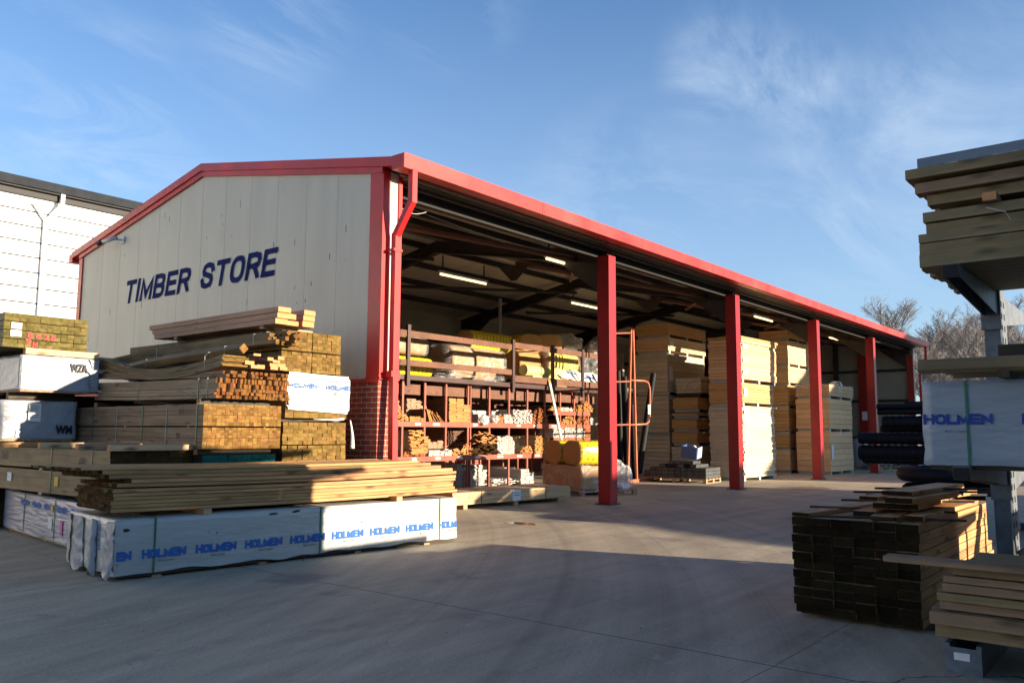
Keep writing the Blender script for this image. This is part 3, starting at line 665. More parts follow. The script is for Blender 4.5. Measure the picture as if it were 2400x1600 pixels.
# corner trims
mb = MB(); mb.box(XA-.035, XA-.003, YF-.03, YF+.27, 2.29, ZE-.02, 'red'); mb.box(XA-.003, XA+.115, YF-.032, YF-.004, 2.29, ZE-.02, 'red'); P_(mb, 'corner_trim')
mb = MB(); mb.box(XA+.115, XA+.30, YF-.004, YF+.02, 2.29, ZE-.02, 'cream'); P_(mb, 'corner_infill')
mb = MB(); mb.box(XA+.30, XA+.37, YF-.032, YF+.2, 2.29, ZE-.02, 'red'); P_(mb, 'opening_trim')
mb = MB(); mb.box(XA-.05, XA+.38, YF-.04, YF-.033, 2.29, 2.36, 'red'); mb.box(XA-.05, XA-.036, YF-.04, YF+.27, 2.25, 2.33, 'red'); P_(mb, 'trim_flashing')
mb = MB(); mb.box(XA-.03, XA-.004, YB-.12, YB+.05, 2.29, ZE, 'red'); mb.box(XA-.03, XA-.008, YB-.1, YB+.05, 0, 2.29, 'red'); P_(mb, 'rear_corner_trim')
# verge trims on the gable: upper and lower strip
def rake(y0, y1, x0, x1, dz0, dz1, k='red'):
    mb = MB(); mb.hexa([(x0, y0, zroof(y0)+dz0), (x1, y0, zroof(y0)+dz0), (x1, y1, zroof(y1)+dz0), (x0, y1, zroof(y1)+dz0), (x0, y0, zroof(y0)+dz1), (x1, y0, zroof(y0)+dz1), (x1, y1, zroof(y1)+dz1), (x0, y1, zroof(y1)+dz1)], k); return mb
for a, b in ((YF-.28, YR), (YR, YB+.35)):
    P_(rake(a, b, XA-.09, XA+.12, .02, .17), 'verge_flashing')
    P_(rake(max(a, YF-.02), min(b, YB+.02), XA-.055, XA-.004, -.08, .018), 'verge_trim')
    P_(rake(a, b, XB, XB+.1, -.05, .17), 'far_verge_flashing')
# roof: outer sheet + lining
for a, b, nm in ((YF-.22, YR, 'front_roof_slope'), (YR, YB+.3, 'rear_roof_slope')):
    q = MB(); z = zroof
    q.hexa([(XA+.12, a, z(a)+.01), (XB, a, z(a)+.01), (XB, b, z(b)+.01), (XA+.12, b, z(b)+.01), (XA+.12, a, z(a)+.10), (XB, a, z(a)+.10), (XB, b, z(b)+.10), (XA+.12, b, z(b)+.10)], 'rooftop')
    P_(q, nm)
    q = MB(); x = XA+.15
    while x < XB-.1:
        xe = min(x+1.0, XB-.07)
        q.hexa([(x+.006, a+.3, z(a+.3)-.01), (xe-.006, a+.3, z(a+.3)-.01), (xe-.006, b-.02, z(b-.02)-.01), (x+.006, b-.02, z(b-.02)-.01), (x+.006, a+.3, z(a+.3)+.006), (xe-.006, a+.3, z(a+.3)+.006), (xe-.006, b-.02, z(b-.02)+.006), (x+.006, b-.02, z(b-.02)+.006)], 'roofin'); x = xe
    P_(q, 'roof_lining')
# box gutter + fascia on the front
GX0, GX1 = XA-.09, XB+.55
mb = MB()
prof = [(8.98, 5.50), (8.95, 5.72), (8.965, 5.72), (8.995, 5.515), (9.22, 5.515), (9.22, 5.49)]
for (x0, x1) in ((GX0, XA+3.42), (XA+3.43, XA+7.0), (XA+7.01, XA+10.5), (XA+10.51, XA+14), (XA+14.01, XA+18), (XA+18.01, XA+22), (XA+22.01, XA+26), (XA+26.01, GX1)):
    b = len(mb.v); n = len(prof)
    for x in (x0, x1):
        for (y, z) in prof: mb.v.append((x, y, z))
    for i in range(n): mb.face([b+i, b+(i+1) % n, b+n+(i+1) % n, b+n+i], 'gutterred')
mb.box(GX0-.002, GX0+.01, 8.955, 9.22, 5.49, 5.715, 'red'); mb.box(GX1-.01, GX1+.002, 8.955, 9.22, 5.49, 5.715, 'red')
P_(mb, 'gutter')
mb = MB()
for i in range(1, 8):
    x = XA+[0, 3.42, 7.0, 10.5, 14, 18, 22, 26][i]
    for dx_ in (-.06, .06):
        for z in (5.54, 5.58, 5.64, 5.68):
            y = 8.98-(z-5.5)*.136
            mb.box(x+dx_-.006, x+dx_+.006, y-.008, y, z-.006, z+.006, 'red')
P_(mb, 'gutter_rivets')
mb = MB(); mb.box(XA+.13, XB, 9.224, 9.30, 5.47, 5.60, 'steel'); P_(mb, 'eaves_closer')
# back gutter (end seen at the far left of the gable)
mb = MB(); mb.box(XA-.08, XB, YB+.31, YB+.50, 5.46, 5.66, 'red'); P_(mb, 'rear_gutter')
# downpipe: square pipe, swan neck, lower pipe leaning onto the pier
def pipe(pts, w, k='red', d=None):
    q = MB()
    for a, b in zip(pts[:-1], pts[1:]):
        q.bar(a, b, w, d or w, k, up=(0, -1, 0))
    return q
x = XA+.16
q = pipe([(x, 9.02, 5.52), (x, 9.02, 4.99)], .10); q.xform(Matrix.Identity(4)); P_(q, 'downpipe_outlet')
P_(pipe([(x, 9.02, 5.03), (x-.025, 9.345, 4.52)], .098), 'downpipe_swan_neck')
P_(pipe([(x-.025, 9.345, 4.56), (x-.025, 9.345, 2.36)], .10), 'downpipe')
P_(pipe([(x-.025, 9.34, 2.40), (x-.11, 9.20, 0.02)], .105), 'lower_downpipe')
for za, zb in ((4.27, 4.31), (2.33, 2.42)): mb = MB(); mb.box(x-.115, x+.065, 9.285, 9.40, za, zb, 'red'); P_(mb, 'pipe_bracket')
P_(pipe([(XB+.12, 9.05, 5.5), (XB+.12, 9.05, 4.9), (XB-.02, 9.3, 4.6), (XB-.02, 9.3, 0)], .10), 'far_downpipe')
# front posts and back columns
POSTX = [XA+6.5*i for i in range(1, 5)]
for i, px in enumerate(POSTX):
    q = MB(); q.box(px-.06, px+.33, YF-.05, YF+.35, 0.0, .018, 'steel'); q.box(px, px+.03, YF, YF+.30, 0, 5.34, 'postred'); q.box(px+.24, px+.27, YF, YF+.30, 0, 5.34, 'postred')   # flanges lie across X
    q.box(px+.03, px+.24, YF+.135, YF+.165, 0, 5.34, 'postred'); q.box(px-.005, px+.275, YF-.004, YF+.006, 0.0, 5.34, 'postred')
    P_(q, 'post')
    q = MB()
    for (bx, by) in ((px-.035, YF-.025), (px+.305, YF-.025), (px-.035, YF+.325), (px+.305, YF+.325)): q.tube([(bx, by, .018), (bx, by, .05)], .014, 'galv', 6)
    P_(q, 'anchor_bolts')
for i in range(0, 6):
    px = min(XA+6.5*i+.15, XB-.3)
    q = MB(); q.box(px, px+.2, YB-.28, YB-.01, 0, 5.1, 'postred'); P_(q, 'rear_column')
q = MB(); q.box(XB-.27, XB-.07, YF+.02, YF+.3, 0, 5.14, 'postred'); P_(q, 'post')
q = MB(); q.box(XB-.24, XB-.07, 11.35, 11.95, 0, 5.6, 'postred'); P_(q, 'end_column')
for y in (12.9, 14.75, 17.): q = MB(); q.box(XB-.24, XB-.07, y, y+.2, 0, zroof(y)-.1, 'steel'); P_(q, 'end_column')
for z in (1.3, 3.0, 4.4): q = MB(); q.box(XB-.16, XB-.065, YF+.3, YB-.3, z, z+.12, 'steel'); P_(q, 'wall_rail')
for z in (1.5, 3.2, 4.6): q = MB(); q.box(XA+.15, XB-.3, YB-.12, YB-.02, z, z+.14, 'steel'); P_(q, 'wall_rail')
# portal rafters (I sections) with haunch plates
for i in range(6):
    px = [XA+.22, *[p+.03 for p in POSTX], XB-.35][i]
    for (a, b) in ((YF+.1, YR), (YR, YB-.1)):
        q = MB()
        def sl(x0, x1, d0, d1, k='steel'):
            q.hexa([(x0, a, zroof(a)-d1), (x1, a, zroof(a)-d1), (x1, b, zroof(b)-d1), (x0, b, zroof(b)-d1), (x0, a, zroof(a)-d0), (x1, a, zroof(a)-d0), (x1, b, zroof(b)-d0), (x0, b, zroof(b)-d0)], k)
        sl(px, px+.18, .16, .18); sl(px+.08, px+.10, .18, .44); sl(px, px+.18, .44, .46)
        P_(q, 'rafter')
    for y, s in ((YF+.3, 1), (YB-.3, -1)):
        q = MB(); q.hexa([(px+.07, y, 4.55), (px+.11, y, 4.55), (px+.11, y+s*1.2, zroof(y+s*1.2)-.45), (px+.07, y+s*1.2, zroof(y+s*1.2)-.45), (px+.07, y, zroof(y)-.46), (px+.11, y, zroof(y)-.46), (px+.11, y+s*1.2, zroof(y+s*1.2)-.44), (px+.07, y+s*1.2, zroof(y+s*1.2)-.44)], 'steel'); P_(q, 'haunch')
# purlins
for y in (9.95, 10.75, 11.9, 13.05, 14.2, 15.3, 16.4, 17.6, 18.8):
    q = MB(); z = zroof(y); q.box(XA+.15, XB-.07, y, y+.06, z-.17, z-.015, 'steel'); q.box(XA+.15, XB-.07, y-.05, y-.001, z-.17, z-.155, 'steel'); P_(q, 'purlin')
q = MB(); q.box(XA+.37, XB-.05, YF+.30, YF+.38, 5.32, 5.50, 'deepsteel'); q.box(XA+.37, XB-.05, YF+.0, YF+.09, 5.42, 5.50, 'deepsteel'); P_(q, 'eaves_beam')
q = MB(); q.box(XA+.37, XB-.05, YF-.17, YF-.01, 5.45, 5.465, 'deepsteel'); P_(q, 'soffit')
# tubular bracing below the rafters
for i in range(5):
    x0 = XA+6.5*i+.2; x1 = x0+6.4
    q = MB(); q.tube([(x1, YF+.95, 5.38), (x0+.1, 12.3, 5.55)], .062, 'rusttube', 8); P_(q, 'brace_tube', smooth=True)
    q = MB(); q.tube([(x0, YF+.95, 5.4), (x0+2.5, 12.4, 5.5)], .045, 'rusttube', 8); P_(q, 'brace_tube', smooth=True)
    q = MB(); q.tube([(x0, 17., 5.5), (x1, 14.9, 5.95)], .045, 'steel', 8); P_(q, 'brace_tube', smooth=True)
    q = MB(); y = 12.35; q.hexa([(x0+.02, y-.5, 5.45), (x0+.05, y-.5, 5.45), (x0+.05, y+.5, 5.55), (x0+.02, y+.5, 5.55), (x0+.02, y-.1, 5.12), (x0+.05, y-.1, 5.12), (x0+.05, y+.05, 5.12), (x0+.02, y+.05, 5.12)], 'steel'); P_(q, 'gusset_plate')
# painted lettering on the gable
q = MB()
T0, T1 = onX(290.6, 712.7, XA)[1], onX(653, 578.8, XA)[1]
stroke_text(q, 'TIMBER STORE', (XA-.004, T0, 4.22), (0, -1, 0), (0, 0, 1), T0-T1-.10, .50, 'navy', th=.20, shear=.22, gap=.50, sp=.55)
P_(q, 'painted_lettering')
# dark scuffs on the panels
q = MB()
for k_ in range(26):
    y = random.uniform(10, 19.6); z = random.uniform(3.4, zroof(y)-.4); h = random.uniform(.02, .16)
    q.box(XA-.0025, XA-.0005, y, y+random.uniform(.006, .02), z, z+h, 'greyprint')
P_(q, 'scuff_marks')
# cable draped below the gutter
q = MB(); pts = [(XA+.36+.9*tt, YF+.02+.3*tt, 5.06-.07*math.sin(math.pi*tt)+.16*tt) for tt in np.linspace(0, 1, 14)]
q.tube(pts, .006, 'wire', 5); P_(q, 'cable', smooth=True)
q = MB(); pts = [(XA+1.3+5*tt, YF+.75, 5.36-.10*math.sin(math.pi*tt)) for tt in np.linspace(0, 1, 20)]
q.tube(pts, .006, 'wire', 5); P_(q, 'cable', smooth=True)

# strip lights
def strip_light(label, a, b):
    a = Vector(a); b = Vector(b); t = thing('strip_light', label, 'ceiling light', a, 0, 'fluorescent strip lights under the store roof')
    l = (b-a).length
    q = MB(); q.box(0, l, -.05, .05, .03, .09, 'camw'); q.box(.1, .14, -.01, .01, .09, .5, 'steel'); q.box(l-.14, l-.1, -.01, .01, .09, .5, 'steel'); q.build('housing', t)
    q = MB(); q.tube([(.04, 0, 0), (l-.04, 0, 0)], .028, 'lamp', 8); q.build('fluorescent_tube', t, smooth=True)
c6 = lambda x, y: (1350+x/3.336, 720+y/3.336)
a1 = lambda x, y: (900+x/3.733, 340+y/3.733)
for (pa, pb, z, lab) in ((a1(495, 1125), a1(890, 1218), 5.5, 'strip light nearest the cream gable, left of the first post'),
                        (a1(1415, 990), a1(1805, 1100), 5.32, 'strip light just left of the first red post, near the eave'),
                        (a1(1625, 1380), a1(2010, 1455), 5.5, 'strip light cut by the first red post, deep under the roof'),
                        (c6(1380, 72), c6(1550, 110), 5.32, 'strip light midway between second and third red post'),
                        ((1568, 686), (1640, 706), 5.4, 'strip light between first and second red post'),
                        (c6(1975, 236), c6(2055, 255), 5.4, 'small distant strip light right of the third post'),
                        ((2062, 801), (2105, 817), 5.35, 'farthest strip light by the end of the store')):
    A, B = onZ(*pa, z), onZ(*pb, z); A[1] = B[1] = (A[1]+B[1])/2
    if 'farthest' in lab: A = np.array([36.2, 10.6, 5.2]); B = np.array([37.9, 10.6, 5.2])
    if 'between first' in lab: continue
    strip_light(lab, A, B)

# security camera on the gable
t = thing('security_camera', 'small security camera on a bracket under the gable verge', 'security camera', (XA-.004, 17.95, 5.66))
q = MB(); q.box(-.03, 0, -.07, .07, -.07, .07, 'camw'); q.build('base_plate', t)
q = MB(); q.bar((-.02, 0, 0), (-.2, .12, .02), .04, .04, 'camw'); q.build('bracket', t)
q = MB(); q.tube([(-.16, .02, .03), (-.27, .42, -.02)], .045, 'camw', 10); q.build('camera_body', t, smooth=True)
q = MB(); q.tube([(-.265, .41, -.02), (-.31, .56, -.05)], .05, 'black', 10); q.build('sun_hood', t, smooth=True)

# ================================================================== WHITE WAREHOUSE beyond
wh = thing('white_warehouse', 'large white ribbed warehouse with grey gutter behind the store', 'building', (-30, 30, 0))
WZ = 9.35
def Q(mb, name, **k): mb.xform(Matrix.Translation((30, -30, 0))); return mb.build(name, wh, **k)
mb = MB(); z = 0
while z < WZ-.01:
    ze = min(z+.52, WZ); mb.box(-30, 40, 30, 30.06, z+.05, ze, 'whwhite'); z = ze
mb.box(-30, 40, 30.061, 30.2, 0, WZ, 'black'); Q(mb, 'wall')
mb = MB(); mb.box(-30.3, 40.3, 29.6, 29.95, WZ+.25, WZ+.55, 'whdark'); Q(mb, 'gutter')
mb = MB(); mb.box(-30, 40, 29.86, 30.05, WZ+.0, WZ+.25, 'black'); mb.box(-30, 40, 29.7, 30.3, WZ+.2, WZ+.249, 'black'); Q(mb, 'soffit')
mb = MB(); mb.hexa([(-30, 29.9, WZ+.45), (40, 29.9, WZ+.45), (40, 45, WZ+2), (-30, 45, WZ+2), (-30, 29.9, WZ+.53), (40, 29.9, WZ+.53), (40, 45, WZ+2.1), (-30, 45, WZ+2.1)], 'whdark'); Q(mb, 'roof')
mb = MB(); mb.box(-30, -29.9, 30.2, 50, 0, WZ, 'whwhite'); mb.box(39.9, 40, 30.2, 50, 0, WZ, 'whwhite'); Q(mb, 'side_wall')
for px in (11.45, 25., -5.):
    q = MB(); q.bar((px+.42, 29.72, WZ+.3), (px+.42, 29.72, WZ-.15), .12, .12, 'whwhite', up=(0, -1, 0)); q.bar((px+.42, 29.72, WZ-.1), (px+.02, 29.9, WZ-.75), .12, .12, 'whwhite', up=(0, -1, 0)); q.bar((px-.4, 29.9, WZ-.2), (px-.02, 29.9, WZ-.72), .10, .10, 'whwhite', up=(0, -1, 0)); q.bar((px, 29.9, WZ-.65), (px, 29.9, 0), .13, .13, 'whwhite', up=(0, -1, 0)); Q(q, 'downpipe')

# ================================================================== BUILDINGS BEHIND THE PHOTOGRAPHER (they shade the yard)
def shed(name, label, prof, y0, y1, k):
    """prof: outline x,z seen from the yard"""
    t = thing(name, label, 'building', (prof[0][0], y1, 0)); ox = prof[0][0]
    mb = MB(); n = len(prof); b = 0
    for y in (0, y0-y1):
        for (x, z) in prof: mb.v.append((x-ox, y, z))
    mb.face(list(range(n)), k); mb.face([n+i for i in range(n)][::-1], k)
    mb.face([0, n, 2*n-1, n-1], k)
    mb.build('wall', t)
    mb = MB()
    for i in range(n-1):
        (xa, za), (xb, zb) = prof[i], prof[i+1]
        e = .06 if abs(xb-xa) > .01 else 0
        if e: mb.hexa([(xa-ox, .15, za+.003), (xb-ox, .15, zb+.003), (xb-ox, y0-y1-.15, zb+.003), (xa-ox, y0-y1-.15, za+.003), (xa-ox, .15, za+e), (xb-ox, .15, zb+e), (xb-ox, y0-y1-.15, zb+e), (xa-ox, y0-y1-.15, za+e)], 'rooftop')
        else: mb.quad((xa-ox, 0, za), (xb-ox, 0, zb), (xb-ox, y0-y1, zb), (xa-ox, y0-y1, za), k)
    mb.build('roof', t)
bf = lambda x, y, z, yb: (x+SK*(y-yb), z+SSL*(y-yb))      # where light hitting (x,y,z) crosses the plane y=yb
e1 = bf(5.68, 9.8, 0, -20)[0]; zt = bf(0, 13.2, 1.75, -20)[1]
shed('offices', 'long grey office block behind the yard', [(-45, 0), (-45, zt), (e1, zt), (e1, 0)], -32, -20, 'creamin')
p = [bf(11.2, 4.1, 0, -15), bf(13.3, 10.8, 0, -15), bf(15, 14.0, 0, -15), bf(21.9, 12.6, 0, -15)]
shed('gabled_workshop', 'gabled workshop behind the yard', [(p[0][0], 0), p[0], p[1], p[2], p[3], (p[3][0], 0)], -27, -15, 'creamin')
p0 = bf(32.71, 11.7, 3.47, -15); p1 = bf(33.97, 11.7, 4.1, -15); pl = bf(31.2, 11.0, 0, -15)[0]
shed('tall_workshop', 'tall workshop beyond the yard', [(pl, 0), (pl, p0[1]-(p0[0]-pl)*.5), p1, (p1[0]+6, p1[1]+2.5), (p1[0]+14, p1[1]), (p1[0]+14, 0)], -30, -15, 'creamin')

# ================================================================== FOREGROUND STACKS (left)
R_ = math.radians
# P1: long white wrapped pack nearest the camera; local y runs along the pack to the right
A1 = onZ(*(265.3, 1364)); B1 = onZ(1070, 1268.7)
ang = math.atan2(B1[1]-A1[1], B1[0]-A1[0]); P1L = math.hypot(B1[0]-A1[0], B1[1]-A1[1])
rotP = ang-math.pi/2; W1 = 1.42
dirx = np.array([math.cos(rotP), math.sin(rotP)]); diry = np.array([-math.sin(rotP), math.cos(rotP)])
O1 = np.array([A1[0], A1[1]])-dirx*W1        # local x=W1 is the face towards the camera
tx = []
s = -.30
while s < P1L:
    tx.append(('HOLMEN', 'R', s, .145, .46, .092, 'blueprint', .018)); tx.append(('Made in Sweden', 'R', s+.17, .105, .17, .02, 'greyprint', .01)); s += .565
tx.append(('MADE IN SWEDEN', 'V', .95, .12, .34, .03, 'greyprint', .01)); tx.append(('HOLMEN', 'V', 1.0, .22, .30, .05, 'blueprint', .03))
p1 = wrapped_pack('longest white wrapped pack, on the ground in front, printed along its side', (O1[0], O1[1], 0), W1, P1L, .545, rotP, 'wrap', z0=.055, amp=.011, sc=(3, 1.2, 3.2), seed=2, texts=tx, straps=(.38, 2.35, 4.22), feet=(.4, 1.6, 2.9, 4.0), hem=.035, base='dark')
# torn spots and ruffled plastic at the near end
q = MB()
for (y, z, w, h) in ((.05, .50, .10, .035), (1.62, .56, .22, .03), (1.95, .57, .15, .035), (2.95, .38, .02, .015), (.95, .42, .03, .012), (1.05, .40, .02, .02), (3.9, .16, .015, .05), (3.1, .25, .025, .02)):
    pts = [(W1+.004, y+w*.5*(1+.9*math.cos(a)*(.6+.4*random.random())), z+h*.5*math.sin(a)*(.6+.6*random.random())) for a in np.linspace(0, 6.28, 10)[:-1]]
    b = len(q.v); q.v += pts; q.face(list(range(b, b+9)), 'dark')
q.build('torn_hole', p1)
for (xx, amp_, wd) in ((.36, .022, .34), (.86, .045, .13), (W1-.14, .02, .26)):
    q = MB(); n = 14; cols_ = 7
    b = len(q.v)
    for i in range(n+1):
        z = .03+.55*i/n
        for j in range(cols_+1):
            a = j/cols_
            q.v.append((xx+wd*(a-.5)*(1.15-.35*i/n)+.02*noise.noise(Vector((xx*5, i*.5, a*3))), -.012-amp_*math.sin(math.pi*a)*(1.1-.4*i/n)-.02*noise.noise(Vector((xx*9, i*.9, a*5))), z-.03*math.sin(a*9+xx*7)*(1-i/n)))
    for i in range(n):
        for j in range(cols_):
            k_ = b+i*(cols_+1)+j; q.face([k_, k_+1, k_+cols_+2, k_+cols_+1], 'wrapgrey')
    q.build('gathered_fold', p1, smooth=True)
# loose timbers on two bearers on top of it
for (s, nm) in ((.95, 'short bearer under the left half of the yellow plank stack'), (3.55, 'short bearer under the right end of the yellow plank stack')):
    c_ = O1+dirx*.75+diry*s
    q = MB(); q.plank(-.66, .66, -.045, .045, 0, .062, 'palewood', 'e_orange'); o = q.build('bearer_board'); o.location = (c_[0], c_[1], .602); o.rotation_euler = (0, 0, rotP); tag(o, nm, 'board', 'bearers under the yellow planks')
t = thing('plank_stack', 'stack of yellow treated planks lying on the long white wrapped pack', 'plank stack', (O1[0], O1[1], .668), rotP)
def sagfn(a):
    return lambda p: (p[0], p[1], p[2]-.025*math.sin(math.pi*min(1, max(0, (p[1]+.2)/5.2)))*a)
mb = MB(); z = 0
xf = W1-.16
rows = [(-.03, 4.93, .045)]*0
lay = []
for i in range(6): lay.append((random.uniform(-.03, .03)+(0 if i else .0), 4.66+random.uniform(-.06, .03), .040, xf+random.uniform(-.012, .012)))
lay.append(None)
lay += [(.05, 4.68, .042, xf-.02), (.19, 4.60, .044, xf-.01), (-.02, 4.42, .044, xf-.05), (-.08, 4.25, .044, xf-.07), (-.28, 4.05, .03, xf-.10)]
for e in lay:
    if e is None: z += .012; continue
    y0, y1, h, fx = e; nb = 8; pw = .136
    for j in range(nb):
        yy0, yy1 = (y0, y1) if j == 0 else (y0+random.uniform(-.04, .03), y1+random.uniform(-.06, .05))
        if z > .3: yy0 -= .02*j
        mb.plank(fx-pw*(j+1)+.003, fx-pw*j-.003, yy0, yy1, z+.002, z+h-.002+random.uniform(-.002, .001), 'yellow', 'e_dark', 10, sagfn(1))
    z += h
mb.build('planks', t)

# H2 left wrapped pack on the ground, set back
rot2 = -math.atan2(.33, 2.97)
tx = []
for s in (.95, 1.50, 2.05, 2.6, 3.15): tx += [('HOLMEN', 'L', s, .38, .42, .085, 'blueprint', .018), ('Made in Sweden', 'L', s-.14, .335, .16, .018, 'greyprint', .01)]
p2 = wrapped_pack('lilac white wrapped pack at far left with yellow and pink tags', (4.64, 10.08, 0), 1.1, 4.05, .55, rot2, 'wraplilac', z0=.05, amp=.007, sc=(3, 1.2, 7), seed=11, texts=tx, straps=(1.55, 2.95), feet=(.3, 2.0, 3.7), hem=.03, base='palewood')
label_patch(p2, 'L', 1.72, .42, .10, .085, 'yellowlabel', 'yellow_tag'); label_patch(p2, 'L', 1.80, .20, .16, .14, 'label', 'paper_label', lines=4); label_patch(p2, 'L', 1.30, .15, .10, .19, 'pinklabel', 'pink_tag')

# D: two green-brown packs on H2
for i, (z0, z1, nm, num) in enumerate(((.675, .965, 'lower olive timber pack between the lilac wrapped pack and its twin', None), (.995, 1.25, 'upper olive timber pack at left with stencilled numbers on its side', 1))):
    t = timber_pack(nm, (4.73, 10.0+.02*i, z0-.03), 1.06, 4.0, [(.03, .03+z1-z0, 3)], 'olive', 'e_dark', 0, cols=7, straps=(.45, 1.62, 3.45), jit=.012, feet=(.25, 1.9, 3.6))
    if num: stencil(t, '1360', 'L', 3.30, .12, .22, .11); stencil(t, '400', 'L', .82, .07, .17, .13, name='painted_number')
    else: label_patch(t, 'L', 3.05, .14, .15, .12, 'label', 'paper_label', lines=2); label_patch(t, 'L', 1.50, .13, .12, .12, 'yellowlabel', 'yellow_tag')
for (x0, x1, y, z, nm, k) in ((4.70, 5.80, 9.96, 1.255, 'pale board lying across the front end of the olive pack', 'pine'), (4.66, 5.50, 10.72, 1.262, 'pinkish board second from the front on the olive pack', 'pink'), (4.62, 5.60, 11.75, 1.262, 'pale board third from the front on the olive pack', 'pine'), (4.55, 5.55, 13.0, 1.255, 'ochre board under the front of the lower silver wrapped pack', 'yellow')):
    bearer_board(nm, x0, x1, y, y+.09, z, z+.07, k, 'boards lying across the olive pack', end='e_pink')
bearer_board('ochre board under the middle of the lower silver wrapped pack', 4.6, 5.6, 15.2, 15.29, 1.255, 1.325, 'yellow', 'boards lying across the olive pack', end='e_pink')
t = timber_pack('buried timber pack carrying the rear end of the left stack', (4.9, 14.15, 0), 1.06, 3.2, [(.05, 1.25, 10)], 'olive', 'e_dark', 0, cols=6, jit=.01)
# WM pack
pw = wrapped_pack('lower silver wrapped pack at far left with black letters', (4.62, 13.2, 0), 1.06, 3.9, .56, 0, 'wrapgrey', z0=1.37, amp=.014, sc=(4, 1.5, 4), seed=5, straps=(), hem=.01, base='palewood', endfold=False, group='silver wrapped packs at far left')
label_patch(pw, 'F', .37, 1.62, .17, .27, lines=6, off=.02); label_patch(pw, 'F', .22, 1.39, .06, .10, off=.02)
stencil(pw, 'WM', 'F', .76, 1.44, .24, .13, off=.022, bold=.05, name='scrawled_letters')
# upper silver pack
pu = wrapped_pack('upper silver wrapped pack at far left under the green ended pack', (4.75, 12.95, 0), 1.12, 4.1, .50, 0, 'wrapgrey', z0=2.08, amp=.02, sc=(3.5, 1.5, 3), seed=8, straps=(), hem=.01, base='pink', group='silver wrapped packs at far left')
stencil(pu, 'WZA', 'F', .68, 2.36, .26, .13, off=.024, bold=.05, name='scrawled_letters')
for i, y in enumerate((13.3, 15.0, 16.6)):
    bearer_board(('front', 'middle', 'rear')[i]+' spacer board between the two silver wrapped packs', 4.75, 5.68, y, y+.09, 1.945, 2.045, 'dark', 'spacers between the silver packs')
for i, y in enumerate((12.92, 14.8, 16.6)):
    bearer_board(('bright pine board under the front of the green ended pack', 'board under the middle of the green ended pack', 'board under the rear of the green ended pack')[i], 4.80, 5.84, y, y+.1, 2.59, 2.675, 'pine', 'boards under the green ended pack', end='e_pink')
ta = timber_pack('green ended timber pack topmost at far left with red painted numbers', (4.52, 13.0, 2.68), 1.16, 4.0, [(0, .115, 2), (.125, .24, 2), (.25, .365, 2), (.375, .49, 2)], 'green', 'e_green', 0, cols=12, jit=.008, straps=(1.2, 2.8))
label_patch(ta, 'F', .09, .265, .14, .088, lines=3, off=.016); label_patch(ta, 'F', .085, .155, .145, .088, lines=0, off=.016)
for (ch, x, z) in (('8', .31, .145), ('6', .42, .14), ('2', .53, .135), ('5', .63, .13), ('9', .29, .05), ('M', .385, .02)):
    stencil(ta, ch, 'F', x, z, .075, .085, 'redpaint', .045, off=.018, name='sprayed_number')

timber_pack('dark timber pack hidden behind the two silver wrapped packs', (5.95, 14.0, 0), 1.0, 3.6, [(.06, 2.05, 14)], 'dark', 'e_dark', 0, cols=6, jit=.02, feet=(.3, 1.8, 3.2))
# B column
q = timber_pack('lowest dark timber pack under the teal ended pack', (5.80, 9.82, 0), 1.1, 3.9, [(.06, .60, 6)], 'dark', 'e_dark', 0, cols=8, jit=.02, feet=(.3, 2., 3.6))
t = timber_pack('teal ended timber pack low in the middle column', (5.80, 9.80, .62), 1.1, 3.9, [(.05, .31, 4), (.315, .57, 4)], 'dark', 'e_teal', 0, cols=9, jit=.012, feet=(.3, 2., 3.6))
bearer_board('board on top of the teal ended pack', 5.76, 6.86, 9.86, 9.95, 1.195, 1.26, 'dark', 'boards in the middle column', end='e_orange')
bearer_board('rear board on top of the teal ended pack', 5.76, 6.86, 12.9, 12.99, 1.195, 1.26, 'dark', 'boards in the middle column', end='e_orange')
tb = timber_pack('amber ended two tier timber pack in the middle column', (5.76, 9.75, 1.265), 1.17, 4.1, [(0, .14, 3), (.143, .28, 4), (.30, .44, 3), (.443, .58, 4)], 'greybrown', 'e_amber', 0, cols=19, jit=.006, straps=(.14, 1.55, 3.05), group='strapped timber packs')
stencil(tb, '361', 'L', .60, .455, .13, .075); stencil(tb, '51', 'L', .64, .13, .08, .075)
for s_ in (.9, 2.3): strap_loop(tb, 1.17, .58, s_, w=.012, k='twine', name='twine')
bearer_board('board on top of the amber ended pack', 5.80, 6.86, 9.92, 10.0, 1.85, 1.915, 'dark', 'boards in the middle column', end='e_orange')
bearer_board('rear board on top of the amber ended pack', 5.80, 6.86, 12.8, 12.9, 1.85, 1.915, 'dark', 'boards in the middle column', end='e_orange')
# E: bundle of pale sticks with ragged ends
def ragged(mb, x0, x1, z0, z1, cw, ch, L_, side, end, jit, bow=None, seg=8, tz=.0):
    nc = int((x1-x0)/cw); nr = int((z1-z0)/ch)
    for r in range(nr):
        for c in range(nc):
            if random.random() < .04: continue
            vert = random.random() < .0
            a = random.uniform(-jit, jit*.3); jx, jz = random.uniform(-.004, .004), random.uniform(-.004, .004)
            mb.plank(x0+c*cw+jx+.002, x0+(c+1)*cw+jx-.002, a, L_+random.uniform(-.1, .1), z0+r*ch+jz+.002, z0+(r+1)*ch+jz-.002, side, end, seg, bow)
te = thing('timber_bundle', 'tied bundle of pale battens with ragged amber ends', 'timber bundle', (5.88, 9.72, 1.92), 0)
mb = MB(); bw = lambda p: (p[0], p[1], p[2]+.045*(p[1]/3.4)**2)
ragged(mb, 0, 1.17, 0, .135, .046, .045, 3.35, 'palegrey', 'e_brown', .06, bw)
ragged(mb, .02, 1.12, .135, .27, .034, .067, 3.3, 'palegrey', 'e_brown', .07, bw)
mb.build('battens', te)
